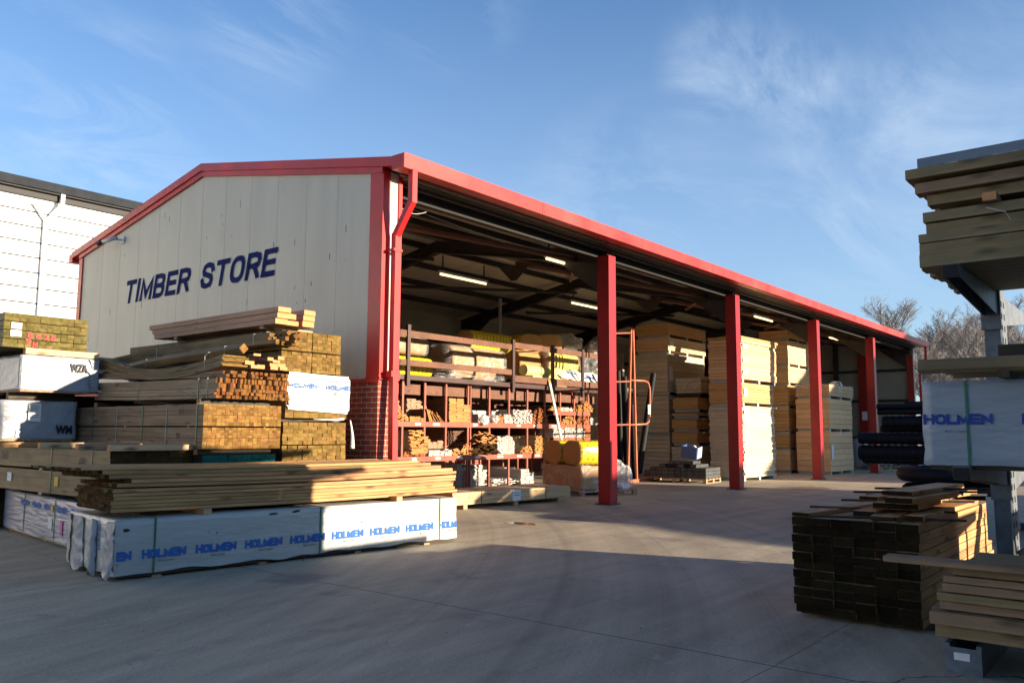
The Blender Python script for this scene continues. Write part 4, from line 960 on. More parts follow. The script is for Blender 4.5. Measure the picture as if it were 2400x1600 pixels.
q = MB(); q.box(-.006, 0, .38, .40, .0, .27, 'strap'); q.build('strap', te)
q = MB(); q.bar((-.012, .38, .0), (-.012, .95, .14), .006, .016, 'strap', up=(1, 0, 0)); q.build('loose_strap', te)
for y in (.16, 2.0): q = MB(); q.box(-.006, 0, y, y+.008, .0, .27, 'twine'); q.build('twine', te)
te2 = thing('timber_bundle', 'sagging layer of dark ended battens on the pale batten bundle', 'timber bundle', (6.0, 9.72, 2.2), 0)
mb = MB(); ragged(mb, 0, 1.0, 0, .13, .052, .045, 3.5, 'greybrown', 'e_brown', .09, lambda p: (p[0]-.02*p[1], p[1], p[2]+.10*(max(0, p[1])/3.4)**1.5)); mb.build('battens', te2)
ts = thing('board_bundle', 'small bundle of five thin weathered boards with a white tie', 'timber bundle', (5.98, 9.72, 2.345), 0)
mb = MB()
for r in range(5): mb.plank(0+random.uniform(-.01, .01), .40, random.uniform(-.03, .03), 3.6, r*.031, r*.031+.026, 'olive', 'e_olive', 10, lambda p: (p[0]-.03*(p[1]/3.5), p[1], p[2]-.17*math.sin(math.pi*min(1, p[1]/3.6))+.04*p[1]/3.6+.10*(p[1]/3.4)**2))
mb.build('boards', ts)
q = MB(); q.box(-.008, -.004, .42, .428, -.05, .155, 'twine'); q.bar((.0, .0+.43, .15), (-.05, -.05+.3, .185), .02, .004, 'sheet'); q.build('tie', ts)
# short orange offcuts / timber ends
blk = [(6.36, 2.335, .20, .045, .05), (6.50, 2.345, .12, .05, -.02), (6.30, 2.385, .14, .05, .0), (6.70, 2.34, .12, .045, 0), (6.83, 2.34, .12, .045, .03), (6.70, 2.387, .12, .045, -.02), (6.83, 2.387, .13, .045, -.03), (6.72, 2.434, .12, .04, .02), (6.78, 2.476, .10, .05, .05), (6.58, 2.45, .09, .045, .1), (6.36, 2.50, .11, .03, .1)]
nmz = ['widest orange ended beam low at left of its heap', 'amber ended beam beside the widest orange one', 'orange ended beam resting on the left of the heap', 'orange ended beam at the bottom middle of the heap', 'orange ended beam at the bottom right of the heap', 'orange ended beam in the middle row, left', 'longest orange ended beam in the middle row, right', 'orange ended beam in the third row', 'topmost upright orange ended beam of the heap', 'tilted orange ended beam in shade', 'thin pale ended lath above the heap']
for (x_, z_, w_, h_, dy_), nm in zip(blk, nmz):
    q = MB(); q.plank(0, w_, 0, 2.6, 0, h_, 'greybrown', 'e_pink', 1); o = q.build('timber_beam'); o.location = (x_, 9.70-dy_, z_); tag(o, nm, 'beam', 'orange ended beams in the middle column')
# bowed pole bundles in clear film
def pole_bundle(label, x, y, z, n, r, L_, rise, spread, fk='twine', sq=True, xs=0):
    t = thing('pole_bundle', label, 'timber bundle', (x, y, z), 0, 'long bowed batten bundles')
    mb = MB(); bwf = lambda p: (p[0]+xs*p[1], p[1], p[2]+rise*math.sin(math.pi*min(1, p[1]/L_))-.055*p[1])
    for (a, b, s) in n:
        dd = random.uniform(-spread, spread)
        c, s_ = math.cos(math.pi/4 if sq else 0), math.sin(math.pi/4 if sq else 0)
        P0 = []
        base = len(mb.v); seg = 10
        for i in range(seg+1):
            yy = dd+(L_-dd)*i/seg
            for (u, v) in ((-s, -s), (s, -s), (s, s), (-s, s)): mb.v.append(bwf((a+u*c-v*s_, yy, b+u*s_+v*c)))
        for i in range(seg):
            q0 = base+4*i
            for j in range(4): mb.face([q0+j, q0+(j+1) % 4, q0+4+(j+1) % 4, q0+4+j], 'olive')
        mb.face([base, base+3, base+2, base+1], 'e_amber'); e = base+4*seg; mb.face([e, e+1, e+2, e+3], 'e_amber')
    mb.build('battens', t)
    for yy in (.35, L_*.6):
        q = MB(); a0 = min(v[0]-v[2] for v in n); a1_ = max(v[0]+v[2] for v in n); b0 = min(v[1]-v[2] for v in n); b1_ = max(v[1]+v[2] for v in n)
        zz = bwf((0, yy, 0))[2]; xx = xs*yy
        q.box(a0+xx-.006, a0+xx-.002, yy, yy+.01, b0+zz, b1_+zz, 'twine'); q.box(a0+xx-.006, a1_+xx, yy, yy+.01, b1_+zz+.002, b1_+zz+.006, 'twine'); q.build('twine', t)
    return t
pole_bundle('long bundle of square poles with a diamond shaped end', 6.22, 9.62, 2.585, [(0, 0, .05)], .05, 3.9, .04, 0, xs=-.03)
pole_bundle('thick tied bundle of mixed battens with ragged ends', 6.70, 9.68, 2.72, [(-.0+.07*i, .05*j, .028) for i in range(6) for j in range(3) if random.random() < .9], .03, 4.3, .05, .12, sq=False, xs=-.10)
pole_bundle('bundle of thin poles in clear film on the batten bundle', 6.86, 9.60, 2.85, [(.0, 0, .03), (.16, -.03, .038), (.32, .0, .04), (.25, -.12, .02), (.12, -.11, .018)], .03, 4.0, .05, .10, xs=-.10)

# C column (beside the gable wall)
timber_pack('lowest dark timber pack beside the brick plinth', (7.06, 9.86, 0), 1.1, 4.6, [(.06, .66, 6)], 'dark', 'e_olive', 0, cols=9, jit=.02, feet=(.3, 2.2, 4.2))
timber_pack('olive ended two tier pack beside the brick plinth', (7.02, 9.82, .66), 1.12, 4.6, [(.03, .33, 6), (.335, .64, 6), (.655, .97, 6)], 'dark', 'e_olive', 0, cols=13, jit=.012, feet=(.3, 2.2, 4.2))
for y in (9.95, 12., 14.):
    bearer_board({9.95: 'front', 12.: 'middle', 14.: 'rear'}[y]+' spacer on the olive ended two tier pack', 7.05, 8.12, y, y+.08, 1.635, 1.69, 'dark', 'spacers beside the brick plinth')
tc_ = timber_pack('timber pack with a white printed plastic sheet over its end', (7.05, 9.82, 1.69), 1.10, 4.5, [(0, .60, 8)], 'greybrown', 'e_olive', 0, cols=8, jit=.01)
q = MB(); n1_, n2_ = 26, 20; ed = wrinkle(.02, (2, 1, 9), 4)
b = 0
for i in range(n1_+1):
    for j in range(n2_+1):
        a, c = i/n1_, j/n2_
        x_ = -.01+1.13*a; z_ = .09+.56*c
        if c > .85: z_ -= .03*abs(a-.15)*(1-a)+.02*a
        if c < .12: z_ += .03*(1-a)-.02*a
        if a < .05: x_ += .04*(1 if .1 < c < .45 else 0)+.05*(1-c if c > .6 else 0)
        if (a < .06 or a > .96) and (c < .08 or c > .93): x_ += .03*(1 if a < .5 else -1)
        q.v.append((x_, -.03-ed((x_, 0, z_)), z_))
for i in range(n1_):
    for j in range(n2_): k_ = i*(n2_+1)+j; q.face([k_, k_+1, k_+n2_+2, k_+n2_+1], 'sheet')
sh = q.build('plastic_sheet', tc_, smooth=True)
q = MB(); put_text(q, 'HOLMEN', (.02, -.062, .43), (1, 0, 0), (0, 0, 1), .50, .065, 'blueprint', .015, off=0)
put_text(q, 'HOLME', (.68, -.062, .42), (1, 0, 0), (0, 0, 1), .42, .075, 'blueprint', .015, off=0)
put_text(q, 'KJ35', (.74, -.064, .52), (1, 0, 0), (0, 0, 1), .16, .04, 'greyprint', .02, off=0); put_text(q, '90', (.80, -.064, .33), (1, 0, 0), (0, 0, 1), .09, .06, 'greyprint', .02, off=0)
for i in range(5): q.box(.27, .27+.16*random.uniform(.6, 1), -.064, -.062, .36-.04*i, .365-.04*i, 'palegrey')
q.build('printed_lettering', tc_)
q = MB(); pts = []
for i in range(10): a = i/9; pts.append((1.12+.05*a+.02*math.sin(a*3), -.06, -.02-.42*a))
q.tube(pts, .010, 'sheet', 8, r2=.035); q.build('rolled_plastic', tc_, smooth=True)
q = MB(); q.tube([(.45, -.05, -.015), (.7, -.06, -.02), (.85, -.06, -.02), (1.0, -.05, .0)], .006, 'sheet', 6, r2=.022); q.build('plastic_scrap', tc_, smooth=True)
for y in (9.95, 12., 14.):
    bearer_board({9.95: 'front', 12.: 'middle', 14.: 'rear'}[y]+' thin spacer under the green ended twin pack', 6.98, 8.0, y, y+.08, 2.292, 2.335, 'dark', 'spacers beside the brick plinth')
tg = thing('timber_pack', 'green ended twin timber pack high against the cream gable', 'timber pack', (6.94, 9.80, 2.34), 0, 'strapped timber packs')
mb = MB()
for (z0, z1) in ((0, .145), (.148, .285), (.305, .44), (.443, .585)):
    boards(mb, .515, 4.4, z0, z1, 6, 3, 'green', 'e_olive', jit=.008); boards(mb, .515, 4.4, z0, z1, 6, 3, 'green', 'e_olive', jit=.008, x0=.53)
mb.build('boards', tg)
for y in (.5, 2.8): strap_loop(tg, 1.05, .59, y, w=.014, k='twine', name='twine')
bearer_board('bearer under the front of the topmost pink beams', 6.75, 7.6, 9.98, 10.08, 2.93, 2.975, 'palegrey', 'bearers under the topmost beams')
bearer_board('bearer under the rear of the topmost pink beams', 6.75, 7.6, 12.3, 12.4, 2.93, 2.975, 'palegrey', 'bearers under the topmost beams')
bm_ = [(6.72, 2.975, .20, .078, 0), (6.93, 2.975, .19, .07, -.02), (6.73, 3.055, .31, .078, .03), (6.72, 3.135, .21, .075, .06), (7.16, 2.975, .20, .085, .02), (7.155, 3.062, .20, .075, .04), (7.16, 3.139, .195, .075, .05)]
bn = ['bottom left of the topmost pink beams', 'bottom middle of the topmost pink beams', 'second layer wide beam of the topmost pink beams', 'highest left beam of the topmost pink beams', 'bottom right of the topmost pink beams', 'middle right of the topmost pink beams', 'highest right beam of the topmost pink beams']
for (x_, z_, w_, h_, dy_), nm in zip(bm_, bn):
    q = MB(); q.plank(0, w_, 0, 3.3+dy_*4, 0, h_-.003, 'pink', 'e_pink', 1); o = q.build('timber_beam', bevel=.002); o.location = (x_, 9.66-dy_, z_); tag(o, nm, 'beam', 'pink sawn beams on the highest stack')

# ================================================================== TIMBER RACK in the rear half of the store
YK = 15.0
c5 = lambda x, y: (900+x/3.336, 720+y/3.336)
rk = thing('timber_rack', 'long red oxide pigeonhole rack for cut timber under the mezzanine', 'rack', (9.2, YK, 0))
def RKB(mb, name, **k): mb.xform(Matrix.Translation((-9.2, -YK, 0))); return mb.build(name, rk, **k)
UX = [9.35+.81*i for i in range(6)]+[14.21, 14.98, 15.76, 16.62, 17.5, 18.36, 19.21, 20.07, 20.86, 21.62, 22.4]
for x in UX:
    q = MB(); q.box(x-.03, x+.03, YK, YK+.05, 0, 2.78, 'rackred'); RKB(q, 'upright')
    q = MB(); q.box(x-.03, x+.03, YK+4.6, YK+4.65, 0, 2.78, 'rackred'); q.bar((x, YK+2.3, 0), (x, YK+2.3, 2.7), .05, .05, 'rackred', up=(0, 1, 0)); RKB(q, 'upright')
q = MB(); q.box(16.70, 16.74, YK, YK+.05, 0, 2.78, 'rackred'); RKB(q, 'upright')
for z, x0, x1 in ((.86, 9.3, 20.5), (1.73, 9.3, 22.5), (1.32, 20.5, 22.5), (2.14, 20.5, 22.5)):
    for y in (YK+.005, YK+2.28, YK+4.6):
        q = MB(); q.box(x0, x1, y-.012, y-.002, z-.1, z+.03, 'rackred'); RKB(q, 'shelf_beam')
    for i, ux in enumerate(UX):
        if x0-.2 <= ux < x1-.3:
            q = MB(); q.box(ux+.034, ux+.09, YK+.05, YK+4.6, z-.03, z, 'rackred'); q.box(ux+.6, ux+.66, YK+.05, YK+4.6, z-.03, z, 'rackred'); RKB(q, 'shelf_bearer')
q = MB(); rnd = random.Random(3)
for z in (.86, 1.73):
    for ux in UX[5:-3]:
        if rnd.random() < .85:
            x = ux+.15+.3*rnd.random(); w = .14+.12*rnd.random()
            q.box(x, x+w, YK-.012, YK-.008, z-.06, z+.0, 'label')
RKB(q, 'price_labels')
# diagonal braces
for x in (15.3, 17.1, 18.9): q = MB(); q.bar((x, YK+2.2, 1.0), (x+.6, YK+2.2, 1.75), .04, .05, 'rackred', up=(0, 1, 0)); q.bar((x+.4, YK+2.2, 1.8), (x+1.0, YK+2.2, 2.5), .04, .05, 'palegrey', up=(0, 1, 0)); RKB(q, 'diagonal_brace')
# mezzanine on top
mz = thing('mezzanine', 'dark steel mezzanine deck with plank guard rails above the timber rack', 'mezzanine', (9.2, YK, 2.79))
def MZB(mb, name, **k): mb.xform(Matrix.Translation((-9.2, -YK, -2.79))); return mb.build(name, mz, **k)
q = MB(); q.box(9.2, 23.0, YK-.20, YK-.08, 2.78, 2.90, 'rackdark'); q.box(9.2, 23.0, YK-.06, YK+4.7, 2.86, 2.90, 'rackdark'); MZB(q, 'deck')
MX = [14.12, 18.22, 20.12, 21.72]
for x in MX: q = MB(); q.box(x-.05, x+.05, YK-.28, YK-.205, 2.62, 4.10, 'rackdark'); q.box(x-.06, x+.06, YK-.285, YK-.2, 4.10, 4.13, 'rackdark'); MZB(q, 'guard_post')
for (x0, x1, za, zb, k) in ((14.18, 18.17, 3.84, 3.99, 'rackbrown'), (14.18, 18.17, 3.12, 3.27, 'rackbrown'), (18.27, 20.07, 3.90, 4.06, 'rackbrown'), (20.17, 21.67, 3.90, 4.06, 'rackbrown'), (21.77, 23.0, 3.90, 4.06, 'rackbrown'), (18.27, 20.07, 2.93, 3.12, 'rackbrown'), (20.17, 21.67, 2.93, 3.12, 'rackbrown'), (21.77, 23.0, 2.93, 3.12, 'rackbrown'), (9.3, 14.06, 3.84, 3.99, 'rackbrown'), (9.3, 14.06, 3.12, 3.27, 'rackbrown')):
    q = MB(); q.box(x0, x1, YK-.25, YK-.21, za, zb, k); MZB(q, 'rail_plank')
for (x0, x1) in ((13.4, 14.9), (15.05, 17.2), (17.3, 18.7), (18.8, 20.6), (20.7, 22.9)):
    q = MB(); q.box(x0, x1, YK+.10, YK+.15, 2.44+random.uniform(-.02, .02), 2.68+random.uniform(-.02, .02), 'rackbrown'); RKB(q, 'top_board'); q = MB(); q.box(x0+.1, x1-.1, YK+2., YK+2.05, 2.2, 2.5, 'rackbrown'); RKB(q, 'top_board')

def pile(label, pxs, pys, style, side, end, L_=4.2, cw=.11, ch=.025, y0=0., group='timber lengths stored in the rack', ragged_=.035, name='timber_pile', zmin=None):
    """a heap of equal lengths along +y whose end face fills the given spot of the rack front"""
    A = onY(*c5(pxs[0], pys[1]), YK+y0); B = onY(*c5(pxs[1], pys[0]), YK+y0)
    x0, x1, z0, z1 = A[0], B[0], A[2], B[2]
    if zmin is not None: z0 = zmin; z1 = max(z1, z0+.04)
    mb = MB(); w = x1-x0; h = z1-z0
    rr = random.Random(label)
    if style == 'neat':
        nc = max(1, round(w/cw)); cw_ = w/nc
        for c in range(nc):
            nr = max(1, int(h/ch*(1-(.28 if c == nc-1 and nc > 1 else rr.uniform(0, .12)))))
            for r in range(nr):
                jx = rr.uniform(-.005, .005)
                mb.plank(c*cw_+jx+.002, (c+1)*cw_+jx-.002, rr.uniform(-ragged_, ragged_*.4), L_+rr.uniform(-.1, .1), r*ch+.0015, (r+1)*ch-.0015, side, end, 1)
    elif style == 'messy':
        n = int(w*h/(cw*ch)*1.0)
        for i in range(n):
            cx = rr.uniform(0, w); hh = h*(.35+.65*math.sin(math.pi*min(1, max(0, cx/w)))); cz = rr.uniform(.0, 1)*hh
            a = rr.uniform(-.5, .5); ca, sa = math.cos(a), math.sin(a); yy = rr.uniform(-ragged_, ragged_)
            P0 = []
            for y in (yy, L_):
                for (u, v) in ((-cw/2, -ch/2), (cw/2, -ch/2), (cw/2, ch/2), (-cw/2, ch/2)):
                    P0.append((cx+u*ca-v*sa, y, max(0.002, cz+u*sa+v*ca)))
            b = len(mb.v); mb.v += P0
            for j in range(4): mb.face([b+j, b+(j+1) % 4, b+4+(j+1) % 4, b+4+j], side)
            mb.face([b, b+3, b+2, b+1], end); mb.face([b+4, b+5, b+6, b+7], end)
        mb.plank(0.01, w-.01, .05, L_, 0, ch*.9, side, end, 1)
    elif style == 'lean':
        n = int(w/ch*.5)
        for i in range(n):
            a = .95+rr.uniform(-.12, .12)-.5*i/n; x_ = w*i/n*.8; l = h*.95
            b = len(mb.v)
            for y in (rr.uniform(-.06, .06), L_):
                for (u, v) in ((0, 0), (ch, 0), (ch, l), (0, l)): mb.v.append((x_+u*math.sin(a)-v*math.cos(a)*.5, y, max(.002, u*math.cos(a)*.3+v*math.sin(a)*.9)))
            for j in range(4): mb.face([b+j, b+(j+1) % 4, b+4+(j+1) % 4, b+4+j], side)
            mb.face([b, b+3, b+2, b+1], end)
        mb.plank(0, w, .1, L_, 0, ch, side, end, 1)
    o = mb.build(name); o.location = (x0, YK+y0, z0)
    return tag(o, label, 'timber pile', group)
s1, s2 = 1.762, .892
pile('few splayed redwood laths at left end of the upper shelf', (60, 185), (805, 855), 'messy', 'rackbrown', 'e_orange', zmin=s1, cw=.07, ch=.02)
pile('low scatter of thin boards in the second bay of the upper shelf', (200, 320), (848, 862), 'neat', 'rackbrown', 'e_orange', zmin=s1, cw=.16, ch=.018)
pile('leaning orange boards in the third bay of the upper shelf', (345, 500), (765, 858), 'lean', 'rackbrown', 'e_orange', zmin=s1)
pile('tall square stack of orange boards on the upper shelf', (508, 672), (705, 866), 'neat', 'rackbrown', 'e_orange', zmin=s1, cw=.26, ch=.026, ragged_=.03)
pile('small stack of white boards wrapped at the end on the upper shelf', (735, 815), (825, 880), 'neat', 'whiteside', 'white', zmin=s1, cw=.2, ch=.03)
pile('two narrow white strips beside the orange lath pair on the upper shelf', (845, 885), (840, 882), 'neat', 'whiteside', 'white', zmin=s1, cw=.06, ch=.03)
pile('pair of upright orange laths among white strips on the upper shelf', (892, 935), (815, 882), 'neat', 'rackbrown', 'e_rust', zmin=s1, cw=.1, ch=.05)
pile('loose white strips left of the white moulding stack on the upper shelf', (938, 1005), (832, 884), 'neat', 'whiteside', 'white', zmin=s1, cw=.07, ch=.025)
pile('broad stack of white mouldings on the upper shelf', (1010, 1155), (797, 886), 'neat', 'whiteside', 'white', zmin=s1, cw=.07, ch=.02, ragged_=.06)
pile('ragged stack of red brown mouldings on the upper shelf', (1158, 1278), (785, 888), 'messy', 'rackbrown', 'e_rust', zmin=s1, cw=.07, ch=.022)
pile('dark stock low at the back of the upper shelf, left', (85, 330), (705, 850), 'neat', 'rackbrown', 'e_dark', y0=1.2, L_=3, zmin=s1, cw=.2, ch=.04)
pile('dark stock low at the back of the upper shelf, centre', (340, 500), (705, 800), 'neat', 'rackbrown', 'e_dark', y0=1.2, L_=3, zmin=s1, cw=.2, ch=.04)
pile('ragged stack of pale orange boards at left on the middle shelf', (195, 340), (955, 1115), 'neat', 'bonepine', 'e_orange', zmin=s2+.06, cw=.21, ch=.022, ragged_=.14)
pile('curled orange laths under the pale orange boards on the middle shelf', (150, 300), (1105, 1142), 'messy', 'rackbrown', 'e_rust', zmin=s2, cw=.08, ch=.014)
pile('white ends beside the pier on the middle shelf', (70, 92), (1045, 1145), 'neat', 'whiteside', 'white', zmin=s2, cw=.1, ch=.03)
pile('low white offcuts in the second bay of the middle shelf', (350, 465), (1108, 1148), 'neat', 'whiteside', 'white', zmin=s2, cw=.12, ch=.03)
pile('small block of white laths in the third bay of the middle shelf', (470, 525), (1095, 1135), 'neat', 'whiteside', 'white', zmin=s2, cw=.12, ch=.03)
pile('little heap of orange offcuts in the third bay of the middle shelf', (528, 590), (1095, 1140), 'messy', 'rackbrown', 'e_orange', zmin=s2, cw=.09, ch=.03)
pile('crossed orange laths against the double upright on the middle shelf', (605, 690), (1065, 1142), 'messy', 'rackbrown', 'e_orange', zmin=s2, cw=.08, ch=.022)
pile('splayed heap of brown boards in the fourth bay of the middle shelf', (690, 860), (965, 1050), 'messy', 'rackbrown', 'e_orange', zmin=1.18, cw=.16, ch=.02, ragged_=.25)
pile('dark brown boards below the splayed heap on the middle shelf', (680, 865), (1055, 1135), 'messy', 'rackbrown', 'e_dark', zmin=s2, cw=.22, ch=.025, ragged_=.2)
pile('white board stack with a raised column on the middle shelf', (885, 1020), (1000, 1140), 'neat', 'whiteside', 'white', zmin=s2, cw=.10, ch=.021)
pile('small triangular heap of orange mouldings on the middle shelf', (1075, 1160), (1075, 1135), 'messy', 'bonepine', 'e_orange', zmin=s2, cw=.07, ch=.02)
pile('tall stack of orange mouldings next to the yellow rolls', (1182, 1305), (998, 1135), 'neat', 'bonepine', 'e_orange', zmin=s2, cw=.10, ch=.026, ragged_=.05)
pile('long white boards at the back of the middle shelf', (850, 1010), (995, 1120), 'neat', 'whiteside', 'white', y0=1.0, L_=3.2, zmin=s2, cw=.2, ch=.03)
for i, (a, b, t_, st_, sd, en, z_) in enumerate((
    (1290, 1375, 770, 'messy', 'rackbrown', 'e_orange', 2.17), (1378, 1478, 782, 'neat', 'whiteside', 'white', 2.17), (1500, 1625, 735, 'messy', 'rackbrown', 'e_orange', 2.17),
    (1385, 1500, 852, 'messy', 'rackbrown', 'e_orange', s1), (1500, 1600, 848, 'messy', 'rackbrown', 'e_rust', s1), (1610, 1665, 858, 'neat', 'whiteside', 'white', s1),
    (1322, 1405, 925, 'neat', 'whiteside', 'white', 1.35), (1412, 1500, 935, 'neat', 'bonepine', 'white', 1.35), (1505, 1568, 938, 'neat', 'bonepine', 'white', 1.35), (1572, 1612, 930, 'neat', 'rackbrown', 'e_rust', 1.35),
    (1308, 1415, 1045, 'neat', 'whiteside', 'white', s2), (1420, 1470, 1055, 'neat', 'whiteside', 'white', s2))):
    row = 'top short shelf|top short shelf|top short shelf|second short shelf|second short shelf|second short shelf|third short shelf|third short shelf|third short shelf|third short shelf|bottom short shelf|bottom short shelf'.split('|')[i]
    what = ['reddish offcuts left', 'white strips middle', 'splayed orange laths right', 'orange mouldings left', 'rust red mouldings middle', 'white strips right', 'white moulding stack first', 'cream moulding stack second', 'cream moulding stack third', 'narrow rust red stack fourth', 'flat white boards left', 'tilted white strips right'][i]
    pile(what+' on the '+row+' near the first red post', (a, b), (t_, 905), st_, sd, en, zmin=z_, cw=.07, ch=.02, L_=3.5)
# stock standing on the floor of the rack
pile('tall stack of white boards standing on the floor at left of the rack', (570, 648), (1185, 1385), 'neat', 'whiteside', 'white', zmin=.03, cw=.2, ch=.024, y0=.3)
pile('lower stack of white boards beside the tall white one', (640, 694), (1265, 1385), 'neat', 'whiteside', 'white', zmin=.03, cw=.2, ch=.022, y0=.2)
pile('shaded stack of grey white boards on the rack floor', (696, 800), (1220, 1385), 'neat', 'whiteside', 'white', zmin=.03, cw=.22, ch=.024, y0=.35)
pile('low spread of grey white boards on the rack floor', (805, 1020), (1325, 1385), 'neat', 'whiteside', 'whiteside', zmin=.03, cw=.22, ch=.024, y0=.3, ragged_=.25)
pile('neat stack of white mouldings at right on the rack floor', (1068, 1166), (1248, 1386), 'neat', 'whiteside', 'white', zmin=.03, cw=.17, ch=.021, y0=.0)
pile('long grey white boards reaching back along the rack floor', (480, 560), (1195, 1380), 'neat', 'whiteside', 'white', zmin=.03, cw=.2, ch=.03, y0=.9, L_=3.4)
pile('boards at the back of the rack floor behind the low spread', (850, 1060), (1235, 1380), 'neat', 'whiteside', 'whiteside', zmin=.03, cw=.24, ch=.03, y0=1.1, L_=3.2)
for i, (a, b, t_, zb, k) in enumerate(((75, 150, 720, s1, 'pink'), (160, 330, 715, s1, 'pink'), (505, 660, 745, s1, 'rackbrown'), (680, 830, 800, s1, 'whiteside'), (840, 975, 800, s1, 'whiteside'), (1140, 1260, 800, s1, 'rackbrown'), (90, 190, 945, s2, 'pink'), (340, 500, 1040, s2, 'pink'), (500, 660, 930, s2, 'rackbrown'), (1030, 1180, 1000, s2, 'bonepine'), (1180, 1300, 930, s2, 'rackbrown'))):
    pile(['pinkish boards set back above the splayed laths at left end of the upper shelf', 'pinkish boards set back behind the second bay of the upper shelf', 'brown boards set back behind the tall square orange stack', 'white boards set back behind the end-wrapped white stack', 'white boards set back behind the loose white strips of the upper shelf', 'brown boards set back behind the ragged red brown mouldings', 'pinkish boards set back at left end of the middle shelf', 'pinkish boards set back behind the low white offcuts', 'dark brown boards set back above the orange offcuts of the middle shelf', 'cream boards set back behind the small triangular moulding heap', 'dark brown boards set back behind the tall moulding stack by the yellow rolls'][i], (a, b), (t_, 900), 'neat', k, k, zmin=zb, y0=.55, L_=3.9, cw=.19, ch=.035)
# scraps of film on the rack
def crumple(label, p, s, k='filmwhite', cat='plastic sheet', seed=0, parent=None, name='plastic_scrap', sub=3, amp=.35):
    bm = bmesh.new(); bmesh.ops.create_icosphere(bm, subdivisions=sub, radius=1)
    me = D.meshes.new(name)
    for v in bm.verts:
        n = noise.noise(v.co*2.1+Vector((seed, 0, 0)))*amp*1.6+abs(noise.noise(v.co*5+Vector((0, seed, 0))))*amp*.9
        v.co = Vector((v.co.x*s[0], v.co.y*s[1], v.co.z*s[2]))*(1+n)
    bm.to_mesh(me); bm.free(); me.materials.append(m[k])
    o = D.objects.new(name, me); C.objects.link(o); o.location = p
    if parent: o.parent = parent
    else: tag(o, label, cat, 'loose plastic film')
    return o
P = onY(*c5(790, 880), YK-.1); crumple('crumpled clear film hanging from the white boards on the upper shelf', P, (.12, .08, .13), seed=1)
P = onY(*c5(860, 865), YK-.05); crumple('round bundle of clear film on the upper shelf', P, (.12, .12, .09), seed=2)
# plank leaning on the rack
A, B = onY(*c5(1295, 590), YK-.30), onY(*c5(1400, 1090), YK-.9)
q = MB(); d_ = B-A; q.bar((0, 0, 0), tuple(d_*1.35), .11, .03, 'white', up=(0, -1, .2)); q.bar(tuple(-d_*.05), (0, 0, 0), .105, .028, 'e_orange', up=(0, -1, .2)); o = q.build('leaning_board'); o.location = tuple(A+Vector((0, 0, 0)))
tag(o, 'white primed board leaning against the rack front', 'board')
o.location.y += .0

# insulation rolls
def ins_roll(label, c, L_, rx, rz, rot, wrapk='ywrap', endk='insend', group='yellow wrapped insulation rolls', filmed=False, cat='insulation roll'):
    """rounded-square roll, axis along local y, near end at y=0"""
    t = thing('insulation_roll', label, cat, c, rot, group)
    def ring(y, s=1.):
        out = []
        for j in range(28):
            a = 2*math.pi*j/28; ca, sa = math.cos(a), math.sin(a); e = .62
            x = rx*s*math.copysign(abs(ca)**e, ca); z = rz*s*math.copysign(abs(sa)**e, sa)
            n = 1+.03*noise.noise(Vector((ca*2, y*2.2+c[0], sa*2)))
            out.append((x*n, y, rz+z*n))
        return out
    mb = MB(); n = 12
    for i in range(n+1):
        y = .02+(L_-.04)*i/n; mb.v += ring(y, 1.0 if 0 < i < n else .97)
    for i in range(n):
        for j in range(28): mb.face([i*28+j, i*28+(j+1) % 28, (i+1)*28+(j+1) % 28, (i+1)*28+j], wrapk)
    o = mb.build('outer_wrap', t, smooth=True)
    uv = o.data.uv_layers.new(name='UVMap')
    for p in o.data.polygons:
        for li in p.loop_indices:
            vi = o.data.loops[li].vertex_index; uv.data[li].uv = ((vi//28)/n*L_, (vi % 28)/28*2.2)
    mb = MB(); b = 0; mb.v += ring(0, .93)+ring(.03, .968)+ring(L_, .93)+ring(L_-.03, .968)
    mb.face(list(range(28)), endk); mb.face(list(range(56, 84)), endk)
    for j in range(28): mb.face([j, (j+1) % 28, 28+(j+1) % 28, 28+j], endk); mb.face([56+j, 56+(j+1) % 28, 84+(j+1) % 28, 84+j], endk)
    mb.build('wool_end', t)
    if filmed:
        mb = MB()
        for i in range(n+1):
            y = -.05+(L_+.1)*i/n; mb.v += ring(y, 1.06+.03*math.sin(i*2.3))
        for i in range(n):
            for j in range(28): mb.face([i*28+j, i*28+(j+1) % 28, (i+1)*28+(j+1) % 28, (i+1)*28+j], 'film')
        mb.face(list(range(28)), 'film'); mb.face(list(range(n*28, n*28+28)), 'film')
        mb.build('clear_film', t, smooth=True)
    return t
# on the mezzanine: axis along +X = local y turned by -90 deg
def mroll(label, px0, px1, pyt, pyb, Y, L_, zb=2.9, **k):
    A = onY(*c5(px0, pyb), Y); B = onY(*c5(px1, pyt), Y); rz = (B[2]-zb)/2
    return ins_roll(label, (A[0], Y+rz, zb), L_ or (B[0]-A[0]), rz*1.02, rz, R_(-90), **k)
mroll('yellow insulation roll at left end of the mezzanine', 120, 370, 395, 525, YK+.25, 1.2)
e8 = lambda x, y: (930+x/4.704, 740+y/4.704)
def roll8(label, x0, x1, yt, yb, Y, **k):
    A = onY(*e8(x0, yb), Y); B = onY(*e8(x1, yt), Y); rz = (B[2]-A[2])/2
    return ins_roll(label, (A[0], Y+rz, A[2]), B[0]-A[0], rz, rz, R_(-90), **k)
roll8('film wrapped insulation roll on top of the left yellow roll', -60, 335, 245, 395, YK+.25, filmed=True, wrapk='insend')
roll8('film wrapped insulation roll lying behind the guard rails', 620, 1190, 375, 700, YK+.9, filmed=True, wrapk='insend')
roll8('dark yellow insulation roll on top behind the guard post', 830, 1290, 212, 375, YK+1.3)
roll8('tan insulation roll low right of the long guard post', 1365, 1680, 400, 700, YK+.9, wrapk='insend')
roll8('film wrapped yellow roll between the guard posts', 1690, 2010, 430, 600, YK+.6, filmed=True)
